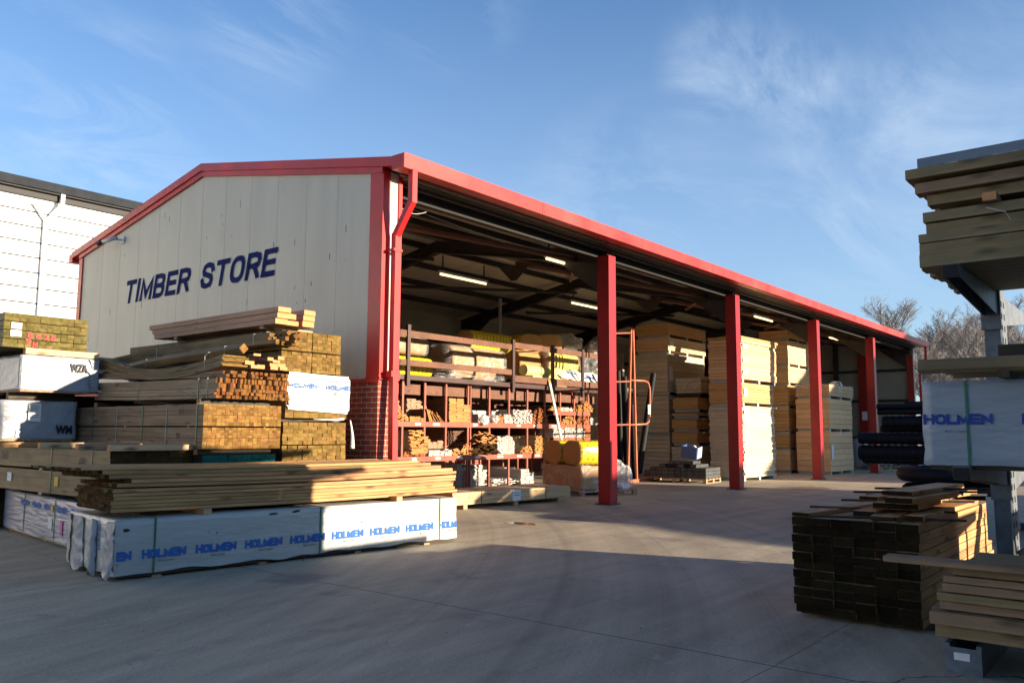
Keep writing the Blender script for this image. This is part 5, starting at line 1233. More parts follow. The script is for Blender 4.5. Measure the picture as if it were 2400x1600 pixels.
# two rolls end-on
for (x0, x1, nm) in ((1390, 1585, 'left tan roll end of the pair on top of the mezzanine stock'), (1585, 1770, 'right roll of the pair on top with yellow wrap showing')):
    A = onY(*e8(x0, 395), YK+1.); B = onY(*e8(x1, 210), YK+1.)
    t = ins_roll(nm, ((A[0]+B[0])/2, YK+1., A[2]), .6 if x0 < 1500 else 1.1, (B[0]-A[0])/2*1.05, (B[2]-A[2])/2, R_(-12 if x0 < 1500 else -35))
# platform stock under the top pair
A = onY(*e8(1380, 700), YK+1.8); B = onY(*e8(2000, 400), YK+1.8)
ins_roll('tan insulation block carrying the top pair of rolls', (A[0], YK+2.2, 2.9), B[0]-A[0], .5, (B[2]-2.9)/2, R_(-90), wrapk='insend')
P = onY(*e8(1880, 300), YK+.9); crumple('clear film draped over the top insulation rolls', P, (.55, .4, .28), 'film', seed=5)
P = onY(*e8(2150, 560), YK+.5); crumple('heap of clear film at right end of the mezzanine', P, (.55, .35, .35), 'film', seed=6)
P = onY(*e8(2190, 350), YK+.8); crumple('milky plastic bag behind the first red post on the mezzanine', P, (.22, .2, .22), 'filmwhite', seed=7)
P = onY(*e8(620, 640), YK+.3); crumple('low drift of clear film on the mezzanine deck, left', P, (.7, .2, .12), 'film', seed=8)
P = onY(*e8(1090, 690), YK+.1); crumple('shiny crumpled film on the mezzanine edge by the guard post', P, (.42, .15, .11), 'film', seed=9)
# pale yellow foam rolls and white sheet
for (x0, x1, y0_, y1_, nm) in ((1410, 1800, 570, 665, 'upper pale yellow foam roll on the mezzanine edge'), (1485, 1790, 655, 715, 'lower pale yellow foam roll peeping over the plank')):
    A = onY(*e8(x0, y1_), YK+.05); B = onY(*e8(x1, y0_), YK+.05); r = (B[2]-A[2])/2*.9; cz = (A[2]+B[2])/2
    t = thing('foam_roll', nm, 'foam roll', (A[0], YK+.1, cz), 0, 'pale yellow foam rolls')
    q = MB(); q.tube([(0, 0, 0), (B[0]-A[0], 0, 0)], r, 'paleyellow', 24); q.build('roll', t)
    q = MB(); q.tube([((B[0]-A[0])*.38, 0, 0), ((B[0]-A[0])*.40, 0, 0)], r+.004, 'black', 24, cap=False); q.build('tie', t)
t = thing('white_tarpaulin', 'crumpled white sheet with blue stripes hanging over the mezzanine edge', 'tarpaulin', (0, 0, 0))
q = MB(); nx_, ny_ = 34, 10
for i in range(nx_+1):
    for j in range(ny_+1):
        u, v = i/nx_, j/ny_
        px = 1780+430*u; py = 575+75*u+(70+100*min(1, 1.2*u))*v+12*math.sin(u*13)
        P = onY(*e8(px, py), YK-.10+.4*(1-v)+.07*noise.noise(Vector((u*9, v*4, 0))))
        q.v.append(tuple(P))
for i in range(nx_):
    for j in range(ny_):
        k_ = i*(ny_+1)+j; q.face([k_, k_+1, k_+ny_+2, k_+ny_+1], 'blueprint' if (j == 3 and (5 < i < 15 or 22 < i < 31)) else 'sheet')
q.build('sheet', t, smooth=True)
# rolls on the pallet behind the first red post
pal = (16.55, 11.35)
def pallet(label, loc, rot, w=1.2, l=1.0, group='wooden pallets', k='palewood'):
    t = thing('pallet', label, 'pallet', loc, rot, group)
    for i in range(5): q = MB(); x = i*(w-.1)/4; q.box(x, x+.1, 0, l, .122, .144, k); q.build('deck_slat', t)
    for y in (0, (l-.1)/2, l-.1):
        for x in (0, (w-.1)/2, w-.1): q = MB(); q.box(x, x+.1, y+.002, y+.098, .022, .10, k); q.build('block', t)
        q = MB(); q.box(.003, w-.003, y, y+.1, .10, .1215, k); q.build('stringer', t)
        q = MB(); q.box(0, w, y, y+.1, 0, .0215, k); q.build('runner', t)
    return t
ra = R_(-24)
pallet('dark pallet under the film wrapped insulation block behind the first post', (16.5, 11.25, 0), ra+R_(90)-R_(90), 1.6, 1.9, k='pink')
def loc2(x, y): return (16.5+x*math.cos(ra)-y*math.sin(ra), 11.25+x*math.sin(ra)+y*math.cos(ra))
for i, (yy, nm) in enumerate(((.45, 'front yellow insulation roll on the stack behind the first red post'), (1.38, 'rear yellow insulation roll on the stack behind the first red post'))):
    a_ = loc2(-.0, yy); ins_roll(nm, (a_[0], a_[1], .72), 1.0, .43, .30, ra-R_(90))
t = thing('insulation_block', 'film wrapped tan insulation block under the two yellow rolls', 'insulation block', (*loc2(0, 0), .145), ra)
q = MB(); q.box(0, 1.05, .0, 1.85, 0, .56, 'insend'); q.build('wool_block', t, bevel=.05)
q = MB(); nn = 10
bm = bmesh.new(); bmesh.ops.create_cube(bm, size=1); bmesh.ops.subdivide_edges(bm, edges=bm.edges, cuts=9, use_grid_fill=True)
for v in bm.verts:
    v.co = Vector((v.co.x*1.25+.58, v.co.y*1.98+.92, v.co.z*.62+.27)); v.co += v.normal*0.0+Vector((noise.noise(v.co*5), noise.noise(v.co*5+Vector((9, 0, 0))), noise.noise(v.co*4+Vector((0, 7, 0)))))*.035
me = D.meshes.new('clear_film'); bm.to_mesh(me); bm.free(); me.materials.append(m['film']); o = D.objects.new('clear_film', me); C.objects.link(o); o.parent = t
a_ = loc2(1.15, .35); crumple('heap of crumpled clear film beside the insulation block', (a_[0]+.25, a_[1]+.1, .38), (.42, .42, .36), 'filmwhite', seed=12)
# long pale pack on the floor in front of the rack (runs along X)
A = onZ(*c5(1205, 1500)); rr_ = R_(-8)
t = thing('timber_pack', 'long pale planed timber pack under clear film on the store floor', 'timber pack', (12.0, 12.15, 0), R_(-96.5), 'strapped timber packs')
q = MB(); boards(q, 1.05, 3.42, .09, .33, 8, 6, 'pine', 'e_pink', jit=.01); q.build('boards', t)
for y in (.3, 1.7, 3.05): q = MB(); q.box(.02, 1.03, y, y+.1, 0, .088, 'palewood'); q.build('bearer', t)
for y in (.75, 2.62): strap_loop(t, 1.05, .25, y, w=.012, z0=.09, k='black')
q = MB(); q.box(1.052, 1.056, 1.62, 1.86, .10, .32, 'label'); q.box(1.056, 1.058, 1.66, 1.82, .2, .215, 'greyprint'); q.box(1.056, 1.058, 1.66, 1.82, .25, .26, 'greyprint'); q.build('paper_label', t)
q = MB(); n_ = 16
for i in range(n_+1):
    for j in range(7):
        yy = 3.43+.5*i/n_; v = j/6
        q.v.append((-.02+1.1*v+.03*math.sin(i), yy, .335-.29*(i/n_)**1.4-.04*math.sin(v*9+i)*.5))
for i in range(n_):
    for j in range(6): k_ = i*7+j; q.face([k_, k_+1, k_+8, k_+7], 'film')
b = len(q.v)
q.quad((-.01, .0, .338), (1.065, .0, .338), (1.065, 3.45, .338), (-.01, 3.45, .338), 'film')
q.build('clear_film', t, smooth=True)

# orange A-frame stand, black pipes
t = thing('pipe_stand', 'tall orange steel A frame stand with a rounded side loop', 'rack', (22.0, 13.3, 0))
def ST(mb, name, **k): mb.xform(Matrix.Translation((-22.0, -13.3, 0))); return mb.build(name, t, **k)
def sy(x, y, Y=13.35): return tuple(onY(*c6(x, y), Y))
q = MB(); q.bar(sy(405, 1365), sy(430, 165), .06, .06, 'orange', up=(0, 1, 0)); ST(q, 'leg')
q = MB(); q.bar(sy(475, 1358), sy(445, 165), .06, .06, 'orange', up=(0, 1, 0)); ST(q, 'leg')
q = MB(); a = sy(400, 1370); b = sy(572, 1358); q.bar((a[0], 13.35, .04), (b[0], 13.35, .04), .1, .07, 'orange', up=(0, 1, 0)); q.bar((a[0]+.05, 13.4, .04), (a[0]+.05, 14.6, .04), .08, .07, 'orange'); ST(q, 'foot')
q = MB(); lp = [sy(425, 570), sy(540, 575), sy(565, 590), sy(577, 640), sy(578, 850), sy(570, 895), sy(548, 912), sy(425, 918)]
q.tube(lp, .032, 'orange', 8); ST(q, 'side_loop', smooth=True)
for y in (578, 915, 200): q = MB(); q.bar(sy(180, y+8), sy(425, y), .045, .045, 'rackred', up=(0, 1, 0)); ST(q, 'cross_rail')
q = MB(); a = sy(553, 760); q.box(a[0], a[0]+.14, 13.30, 13.31, a[2]-.3, a[2], 'label'); ST(q, 'hanging_tag')
for i, (xp, yt) in enumerate(((305, 495), (322, 490), (350, 497), (378, 500), (400, 540), (425, 760), (455, 760))):
    A = onY(*c6(xp, yt), 14.3+.12*(i % 2)); q = MB(); q.tube([(0, 0, 0), (.0, .1, A[2])], .085, 'blackplastic', 14); o = q.build('black_pipe', smooth=False); o.location = (A[0], 14.3+.12*(i % 2), 0)
    tag(o, ['first', 'second', 'third', 'fourth', 'fifth', 'short sixth', 'short seventh'][i]+' upright black pipe from the left behind the orange stand', 'pipe', 'upright black pipes')
A, B = onY(*c6(606, 520), 13.6), onY(*c6(492, 1290), 13.6)
q = MB(); q.tube([(0, 0, 0), tuple(A-B)], .10, 'blackplastic', 14); o = q.build('black_pipe'); o.location = (B[0], 13.6, max(.05, B[2])); tag(o, 'single black pipe leaning to the right beside the orange stand', 'pipe', 'upright black pipes')
# pale round tubes standing on the mezzanine
for i, (x_, yt) in enumerate(((1140, 700), (1965, 825), (2055, 822), (2095, 818))):
    A = onY(*((930+x_/4.704, 740+(yt-740 if yt > 740 else yt-740)*1.)), YK+2.2); q = MB(); q.tube([(0, 0, 0), (0, 0, max(.8, A[2]-2.9))], .055, 'bearer', 10); o = q.build('upright_tube', smooth=True); o.location = (A[0], YK+2.2, 2.9)
    tag(o, ['lone pale tube standing near the middle of the mezzanine', 'leftmost pale tube of three at right of the mezzanine', 'middle pale tube of three at right of the mezzanine', 'rightmost pale tube of three at right of the mezzanine'][i], 'tube', 'pale tubes standing on the mezzanine')
# red and white banded pack behind
t = thing('banded_pack', 'white pack with red printed bands behind the orange stand', 'wrapped pack', (26.6, 17.4, 0))
q = MB(); q.box(0, 2.0, 0, 1.1, 0, 4.7, 'foamp'); q.build('pack_body', t, bevel=.02)
for i in range(9): q = MB(); q.box(-.004, 1.2, -.006, -.001, 3.0+i*.19, 3.07+i*.19, 'red'); q.build('red_band', t)

# ------------------------------------------------------------------ board towers
def tower_pack(label, x, y, z0, z1, wx, wy, k, n, rot=0, film_=False, group='insulation board packs in towers', jit=.01, spacer=True, tags=0, dz=.0):
    t = thing('board_pack', label, 'board pack', (x, y, z0), rot, group)
    sp = .10 if spacer else .003; h = (z1-z0-sp)/n
    mb = MB()
    for i in range(n):
        a, b = random.uniform(-jit, jit), random.uniform(-jit, jit)
        mb.box(a, wx+a, b, wy+b, sp+i*h+.005, sp+(i+1)*h-.005, k)
    mb.build('boards', t)
    if spacer:
        for xx in (.08, wx/2-.05, wx-.2): q = MB(); q.box(xx, xx+.12, .02, wy-.02, 0, sp-.003, 'bearer'); q.build('spacer', t)
    for i in range(tags):
        q = MB(); zz = sp+(i+.3)*(z1-z0-sp)/tags; q.box(.08, .34, -.03, -.024, zz, zz+.22*(z1-z0)/tags*1.6, 'label'); q.build('paper_label', t)
    if film_ and z1 > 3.0:
        q = MB(); q.box(-.03, wx+.03, -.03, wy+.03, sp, z1-z0+.03, 'film'); q.build('clear_film', t)
    return t
# tower 2 (bright)
T2 = (25.36, 11.05)
tower_pack('pale thin layered pack at the foot of the brightest tower by the second post', T2[0]-.02, T2[1], 0, 2.36, 2.50, 1.16, 'foamp', 26, R_(-1.5), jit=.025, tags=7)
tower_pack('narrow overhanging slab group on the lower pack of the brightest tower', T2[0]-.0, T2[1]-.03, 2.36, 2.40, 2.62, 1.16, 'foamp', 1, R_(-1.5), spacer=False)
tower_pack('orange pack in the middle of the brightest tower by the second post', T2[0], T2[1], 2.40, 3.15, 2.52, 1.16, 'foamo', 7, R_(-1), tags=1)
tower_pack('four tier pack on top of the brightest tower by the second post', T2[0], T2[1], 3.16, 4.56, 2.70, 1.16, 'foam', 12, R_(-2), tags=3, jit=.03)
tower_pack('single top board sheet of the brightest tower', T2[0]-.02, T2[1]-.02, 4.56, 4.66, 2.85, 1.2, 'foamo', 2, R_(-2), spacer=False)
# tower 1
T1 = (26.15, 14.1)
tower_pack('pale bottom pack of the tower left of the brightest one', T1[0], T1[1], 0, 1.42, 3.0, 1.3, 'foamp', 9, 0, jit=.012)
tower_pack('pale second pack of the tower left of the brightest one', T1[0]+.15, T1[1]+.1, 1.42, 2.85, 2.8, 1.3, 'foamp', 8, 0)
tower_pack('pale third pack of the tower left of the brightest one', T1[0], T1[1]+.05, 2.86, 4.33, 2.9, 1.3, 'foamp', 9, 0, tags=1)
tower_pack('pack with the sunlit strip, second from top of the left tower', T1[0]+.0, T1[1], 4.33, 4.9, 2.95, 1.3, 'foam', 4, 0, tags=1)
tower_pack('topmost pack of the left tower', T1[0]-.02, T1[1], 4.90, 5.40, 3.0, 1.3, 'foamo', 4, 0)
tower_pack('lower half of the added unseen pack tower that shades the left tower', 26.9, 12.38, 0, 2.2, 2.5, .55, 'foam', 9, 0)  # added tower, out of view, casts shade on the left tower
tower_pack('upper half of the added unseen pack tower that shades the left tower', 26.9, 12.38, 2.2, 4.32, 2.5, .55, 'foam', 9, 0)
# smaller front row below
tower_pack('small orange pack leaning low against the left tower', 26.0, 13.0, .14, 1.05, 2.5, .95, 'foamp', 7, 0, film_=False, spacer=False)
tower_pack('orange film wrapped pack above the paving blocks', 26.05, 13.0, 1.08, 1.55, 2.6, .95, 'foamo', 5, 0, film_=True)
tower_pack('second orange pack above the paving blocks', 26.05, 13.0, 1.56, 2.0, 2.6, .95, 'foamo', 5, 0, film_=True)
tower_pack('thin slab pack between two orange packs of the front pile', 26.1, 13.0, 2.02, 2.2, 2.6, .95, 'foam', 2, 0)
tower_pack('upper orange pack of the front pile', 26.15, 13.0, 2.24, 2.74, 2.5, .95, 'foamo', 5, 0)
tower_pack('film wrapped white pack on the front pile', 26.4, 13.0, 2.9, 3.42, 2.2, .95, 'foamp', 4, 0, film_=True, spacer=False)
for i, x_ in enumerate((26.4, 28.2)): bearer_board(('left', 'right')[i]+' bearer under the film wrapped white pack', x_, x_+.1, 13.05, 13.9, 2.74, 2.9, 'dark', 'bearers on the front pile')
bearer_board('loose white slab on top of the film wrapped white pack', 27.4, 28.6, 13.05, 13.7, 3.42, 3.53, 'white', 'loose slabs')
q = MB(); q.box(26.2, 26.3, 13.1, 13.8, 0, .135, 'palewood'); q.box(28.2, 28.3, 13.1, 13.8, 0, .135, 'palewood'); tag(q.build('bearer_pair'), 'pair of floor bearers below the small orange pack', 'bearers')
# tower 3 and 4
T3 = (31.72, 11.95)
zz = [0, .86, .93, 1.5, 2.5, 3.4, 4.15, 5.5]
for (a, b, k, n, nm) in ((0, .88, 'foam', 4, 'lowest'), (.88, 1.52, 'foamo', 4, 'second'), (1.52, 2.52, 'foamo', 7, 'third'), (2.52, 3.40, 'foamo', 6, 'fourth'), (3.40, 4.14, 'foam', 6, 'fifth'), (4.14, 5.16, 'foam', 5, 'sixth'), (5.16, 5.56, 'foamo', 3, 'topmost')):
    tower_pack(nm+' pack of the tall tower behind the third red post', T3[0]+(.12 if a > 3.3 else 0), T3[1], a, b, 2.4, 1.15, k, n, 0)
T4 = (31.66, 10.4)
tower_pack('lower pack of the tower right of the third red post', T4[0], T4[1], 0, 1.60, 2.75, 1.25, 'foam', 7, 0, tags=1, film_=True)
tower_pack('upper tall pack of the tower right of the third red post', T4[0]+.05, T4[1], 1.60, 2.84, 2.75, 1.25, 'foam', 6, 0, film_=True)
tower_pack('film topped pack on the tower right of the third red post', T4[0]+.15, T4[1], 2.84, 3.38, 2.85, 1.25, 'foamo', 3, 0, film_=True)
crumple('tuft of clear film on the corner of the right hand tower', (33.0, 10.5, 3.42), (.28, .2, .13), 'filmwhite', seed=15)
for i, (x_, z_) in enumerate(((34.6, 3.6), (36.2, 3.6), (35.4, 4.2))):
    crumple(['left', 'right', 'upper'][i]+' dark film wrapped bale behind the right hand tower', (x_, 13.2, z_), (.9, .7, .42), 'film', 'bale', seed=20+i)
q = MB(); q.box(33.8, 37.2, 12.7, 13.9, 0, 3.2, 'dark'); tag(q.build('dark_bale_stack'), 'dark stack carrying the film wrapped bales', 'bale stack')
# paving blocks on a pallet with a blue crate
pallet('pale pallet under the dark paving blocks', (23.25, 11.33, 0), R_(5), 1.25, 2.1)
t = thing('paving_block_stack', 'stack of dark paving blocks stepped up to the left on a pallet', 'paving blocks', (23.25, 11.33, .147), R_(5))
mb = MB()
for r, (nx, ny) in enumerate(((6, 10), (6, 10), (6, 9), (5, 6), (3, 4))):
    for i in range(nx):
        for j in range(ny):
            if r in (3,) and random.random() < .15: continue
            mb.box(i*.205+.004, i*.205+.198, j*.205+.004+(.1*r if r > 2 else 0), j*.205+.198+(.1*r if r > 2 else 0), r*.105+.003, (r+1)*.105-.003, 'block')
mb.build('blocks', t, bevel=.008)
t = thing('blue_crate', 'small blue crate with a pale tilted front on top of the paving blocks', 'crate', (23.45, 11.75, .70), R_(8), tilt=(R_(8), R_(-6)))
q = MB(); q.box(0, .03, 0, .5, 0, .36, 'blue'); q.box(.45, .48, 0, .5, 0, .36, 'blue'); q.box(.03, .45, .47, .5, 0, .36, 'blue'); q.box(.03, .45, .0, .47, 0, .03, 'blue'); q.build('crate_body', t)
q = MB(); q.box(.03, .45, -.02, .0, .02, .36, 'bluelid'); q.build('front_panel', t)
q = MB(); q.bar((-.08, .1, .44), (.15, .1, .36), .06, .03, 'sheet'); q.build('handle', t)
# far end: sign, drum, bags on a pallet
A = onX(*((1900+440/3.484), (700+955/3.484)), XB-.3)
q = MB(); q.box(0, .01, -.12, .12, -.2, .2, 'label'); o = q.build('notice_board'); o.location = (XB-.27, A[1], A[2]); tag(o, 'small pale green notice on the red column at the far end', 'sign')
t = thing('storage_drum', 'pale drum beside the far red column', 'drum', (38.6, 11.4, 0))
q = MB(); q.tube([(0, 0, .0), (0, 0, 1.15)], .42, 'wrapgrey', 20); q.tube([(0, 0, .35), (0, 0, .40)], .435, 'wrapgrey', 20); q.tube([(0, 0, .78), (0, 0, .82)], .435, 'wrapgrey', 20); q.build('drum_body', t)
q = MB(); q.tube([(0, 0, 1.15), (0, 0, 1.35)], .36, 'wrapgrey', 20, r2=.15); q.build('lid', t)
pallet('far pallet under shiny bags at the end of the store', (37.5, 10.2, 0), R_(-10), 1.8, 1.1)
pallet('second far pallet under shiny bags at the end of the store', (39.3, 10.0, 0), R_(-10), 1.2, 1.1)
for i, (x_, y_) in enumerate(((37.9, 10.4), (38.6, 10.3), (39.0, 10.7), (39.7, 10.2), (40.2, 10.3))):
    crumple(['first', 'second', 'third', 'fourth', 'fifth'][i]+' shiny silver bag from the left on the far pallets', (x_, y_, .34), (.38, .4, .17), 'wrapgrey', 'bag', seed=30+i)
# wood chips on the floor
mb = MB(); rr = random.Random(5)
for i in range(420):
    x_ = rr.gauss(31, 2.6); y_ = rr.gauss(9.2, .7) if rr.random() < .8 else rr.uniform(6, 11); s = rr.uniform(.01, .035); a = rr.uniform(0, 3.1); z_ = rr.uniform(.004, .012)
    mb.quad((x_, y_, z_), (x_+s*math.cos(a), y_+s*math.sin(a), z_+.004), (x_+s*math.cos(a)-s*.6*math.sin(a), y_+s*math.sin(a)+s*.6*math.cos(a), z_+.006), (x_-s*.6*math.sin(a), y_+s*.6*math.cos(a), z_+.002), 'foamp')
for i in range(160):
    x_ = rr.uniform(1, 16); y_ = rr.uniform(1, 9.5); s = rr.uniform(.008, .026); a = rr.uniform(0, 3.1); z_ = .004
    mb.quad((x_, y_, z_), (x_+s*math.cos(a), y_+s*math.sin(a), z_+.004), (x_+s*math.cos(a)-s*.6*math.sin(a), y_+s*math.sin(a)+s*.6*math.cos(a), z_+.006), (x_-s*.6*math.sin(a), y_+s*.6*math.cos(a), z_+.002), 'foamp' if i % 3 else 'dark')
for i in range(500):
    x_ = rr.uniform(1.5, 14); y_ = rr.uniform(.5, 9); s = rr.uniform(.004, .013); a = rr.uniform(0, 3.1); z_ = .003
    mb.quad((x_, y_, z_), (x_+s*math.cos(a), y_+s*math.sin(a), z_+.005), (x_+s*math.cos(a)-s*.6*math.sin(a), y_+s*math.sin(a)+s*.6*math.cos(a), z_+.006), (x_-s*.6*math.sin(a), y_+s*.6*math.cos(a), z_+.002), ('dark', 'block', 'palewood')[i % 3])
tag(mb.build('wood_chips'), 'scattered pale wood chips on the concrete', 'wood chips', kind='stuff')

# ================================================================== RIGHT: cantilever rack and its stock
t = thing('cantilever_rack', 'galvanised cantilever rack column with arms at right edge', 'rack', (8.3, 1.25, 0))
def CR(mb, name, **k): mb.xform(Matrix.Translation((-8.3, -1.25, 0))); return mb.build(name, t, **k)
for yb in (1.25, -1.35, -3.95):
    q = MB(); q.box(8.1, 8.45, yb-.06, yb-.05, 0, 2.76, 'galv'); q.box(8.1, 8.13, yb-.05, yb+.06, 0, 2.76, 'galv'); q.box(8.42, 8.45, yb-.05, yb+.06, 0, 2.76, 'galv'); q.box(8.13, 8.42, yb+.0, yb+.01, 0, 2.76, 'galv'); CR(q, 'column')
    q = MB()
    for i in range(23):
        z = .3+i*.105; q.box(8.20, 8.235, yb-.0635, yb-.0605, z, z+.05, 'black'); q.box(8.32, 8.355, yb-.0635, yb-.0605, z, z+.05, 'black')
    CR(q, 'bolt_slots')
    q = MB(); q.box(6.0, 8.098, yb-.165, yb-.135, 0.0, .185, 'galv'); q.box(6.0, 8.098, yb+.015, yb+.045, 0.0, .185, 'galv'); q.box(5.99, 5.999, yb-.165, yb+.045, 0.0, .165, 'galv'); q.box(8.46, 10.6, yb-.12, yb+.12, 0, .2, 'galv'); CR(q, 'base_foot')
    q = MB(); q.box(5.983, 5.989, yb-.10, yb-.01, .09, .135, 'label'); CR(q, 'paper_label')
    for z in (1.18, 2.62):
        q = MB(); x0 = 6.55
        for (ya, yb_) in ((yb-.055, yb-.045), (yb+.045, yb+.055)): q.hexa([(x0, ya, z+.02), (8.1, ya, z-.10), (8.1, yb_, z-.10), (x0, yb_, z+.02), (x0, ya, z+.10), (8.1, ya, z+.10), (8.1, yb_, z+.10), (x0, yb_, z+.10)], 'galv')
        q.hexa([(x0, yb-.045, z+.09), (8.1, yb-.045, z+.09), (8.1, yb+.045, z+.09), (x0, yb+.045, z+.09), (x0, yb-.045, z+.10), (8.1, yb-.045, z+.10), (8.1, yb+.045, z+.10), (x0, yb+.045, z+.10)], 'galv')
        q.box(8.06, 8.099, yb-.075, yb+.075, z-.22, z+.18, 'galv'); q.box(8.04, 8.09, yb-.08, yb+.08, z-.26, z+.10, 'galv') if False else None
        CR(q, 'arm')
        q = MB(); q.box(6.53, 6.549, yb-.05, yb+.05, z+.005, z+.095, 'deepsteel'); CR(q, 'arm_mouth_shade')  # dark plate paints the shade inside the open arm end
        q = MB(); q.hexa([(8.455, yb-.05, z-.15), (10., yb-.05, z+.02), (10., yb+.05, z+.02), (8.455, yb+.05, z-.15), (8.455, yb-.05, z+.1), (10., yb-.05, z+.1), (10., yb+.05, z+.1), (8.455, yb+.05, z+.1)], 'galv'); CR(q, 'arm')
q = MB(); q.bar((8.28, 1.18, .5), (8.28, -1.3, 2.2), .05, .05, 'galv', up=(1, 0, 0)); q.bar((8.28, 1.18, 2.2), (8.28, -1.3, .5), .05, .05, 'galv', up=(1, 0, 0)); CR(q, 'cross_brace')
q = MB(); q.box(8.09, 8.098, 1.31, 1.37, .62, .98, 'label'); CR(q, 'hanging_tag')
# top stock: long timbers along -Y, near ends at Y ~1.5, stacked layer by layer, each beam its own thing
lay = [  # z0, z1, x0 of face, y end, wood
    (2.735, 2.835, 6.62, 1.47, 'green', 10), (2.838, 2.925, 6.66, 1.475, 'olive', 10), (2.93, 3.0, 6.67, 1.48, 'green', 10), (3.003, 3.085, 6.72, 1.435, 'olive', 9), (3.09, 3.17, 6.70, 1.45, 'green', 9),
    (3.235, 3.32, 6.78, 1.43, 'olive', 8), (3.325, 3.41, 6.72, 1.50, 'greybrown', 8), (3.43, 3.51, 6.66, 1.55, 'olive', 9)]
names = ['lowest', 'second', 'third', 'fourth', 'fifth', 'sixth', 'seventh', 'topmost']
for i, (z0, z1, xf, ye, k, n) in enumerate(lay):
    for j in range(n):
        w = .145; x0 = xf+j*w+.004*j; h = z1-z0; yy = ye+(random.uniform(-.06, .04) if j else 0)+(.0 if i > 4 else -.0)
        q = MB(); q.plank(0, w, -5.6, 0, 0, h-.004, k, 'e_olive'); o = q.build('timber_beam', bevel=.003); o.location = (x0, yy, z0)
        o.rotation_euler = (0, 0, R_(.4*(i-3) if i > 4 else 0)*.5)
        tag(o, names[i]+' layer of the high cantilever stock, beam '+['at the face', 'second in', 'third in', 'fourth in', 'fifth in', 'sixth in', 'seventh in', 'eighth in', 'ninth in', 'tenth in'][j], 'beam', 'long beams on the top cantilever arms')
for (y, nm) in ((.95, 'reddish spacer block showing between the high beams'), (-1.6, 'rear spacer between the high beams')):
    bearer_board(nm, 6.64, 8.0, y, y+.09, 3.172, 3.232, 'pink', 'spacers between the high beams', end='e_pink')
q = MB(); q.box(0, 1.3, -5.4, 0, 0, .005, 'filmwhite'); q.box(0, 1.3, -5.4, 0, .006, .075, 'darkfilm'); o = q.build('film_wrapped_bundle'); o.location = (6.70, 1.47, 3.515); tag(o, 'grey film wrapped bundle on top of the high beams', 'wrapped pack')
q = MB(); q.bar((0, 0, 0), (0, -.12, -.05), .002, .04, 'label', up=(1, 0, 0)); q.bar((0, -.12, -.05), (0, -.15, -.12), .002, .04, 'label', up=(1, 0, 0)); o = q.build('torn_label'); A = onX(*(1860+1185/2.613, 300+495/2.613), 6.70); o.location = (6.695 if False else 6.66, A[1], A[2]); tag(o, 'torn white paper label stapled to the high beams', 'label')
# middle arm: wrapped pack with print, thick posts on top
tx = []
for s in (-.0, -.62, -1.24): tx += [('HOLMEN', 'L', 4.325+s, .29, .445, .075, 'blueprint' if False else 'navyblue', .018), ('Made in Sweden', 'L', 4.325+s-.14, .235, .135, .014, 'greyprint', .005)]

ph = wrapped_pack('white wrapped pack coloured as in blue shade, with blue print on the middle arms at right', (6.63, -2.83, 1.285), 1.45, 4.33, .60, 0, 'wrapshade', z0=.0, amp=.011, sc=(2, .8, 9), seed=21, texts=tx, straps=(4.03, 1.5), hem=.012, base='dark', group='wrapped packs on the cantilever rack')
stencil(ph, '5x75', 'L', 3.36, .19, .11, .02, off=.008, name='pen_mark')
mb = MB()
for i, (x_, z_, ye) in enumerate(((6.42, 1.935, 1.47), (6.85, 1.95, 1.38), (7.3, 1.95, 1.42))):
    t = thing('octagonal_post', ['front', 'middle', 'rear'][i]+' grey green chamfered post lying above the wrapped pack at right', 'post', (x_, ye, z_), 0, 'chamfered posts on the wrapped pack')
    q = MB(); r = .05; pr = [(r*.45, 0), (r*2-r*.45, 0), (2*r, r*.45), (2*r, 2*r-r*.45), (2*r-r*.45, 2*r), (r*.45, 2*r), (0, 2*r-r*.45), (0, r*.45)]
    n = 8
    for y in (0, -4.): q.v += [(a, y, b) for a, b in pr]
    for j in range(n): q.face([j, (j+1) % n, n+(j+1) % n, n+j], 'green')
    q.face(list(range(n)), 'e_olive'); q.face([n+j for j in range(n)][::-1], 'e_olive'); q.build('post_body', t)
for (y, nm) in ((.9, 'front bearer between the wrapped pack and the posts'), (-1.5, 'rear bearer between the wrapped pack and the posts')): bearer_board(nm, 6.4, 7.6, y, y+.07, 1.888, 1.934, 'dark', 'bearers on the right wrapped pack')
q = MB(); q.plank(0, .2, -4., 0, 0, .11, 'dark', 'e_dark'); o = q.build('timber_beam'); o.location = (7.0, 1.05, 2.055); tag(o, 'dark beam lying on the chamfered posts', 'beam')
# added stock out of view, blocks sky light over the right side
timber_pack('added unseen stock of olive timber packs blocking sky light', (3.3, -7.2, 0), 2.0, 5.9, [(.06, .9, 8), (1.0, 1.9, 8), (2.0, 2.9, 8), (3.0, 4.2, 10)], 'olive', 'e_olive', 0, cols=8, jit=.03, feet=(.4, 3., 5.2))
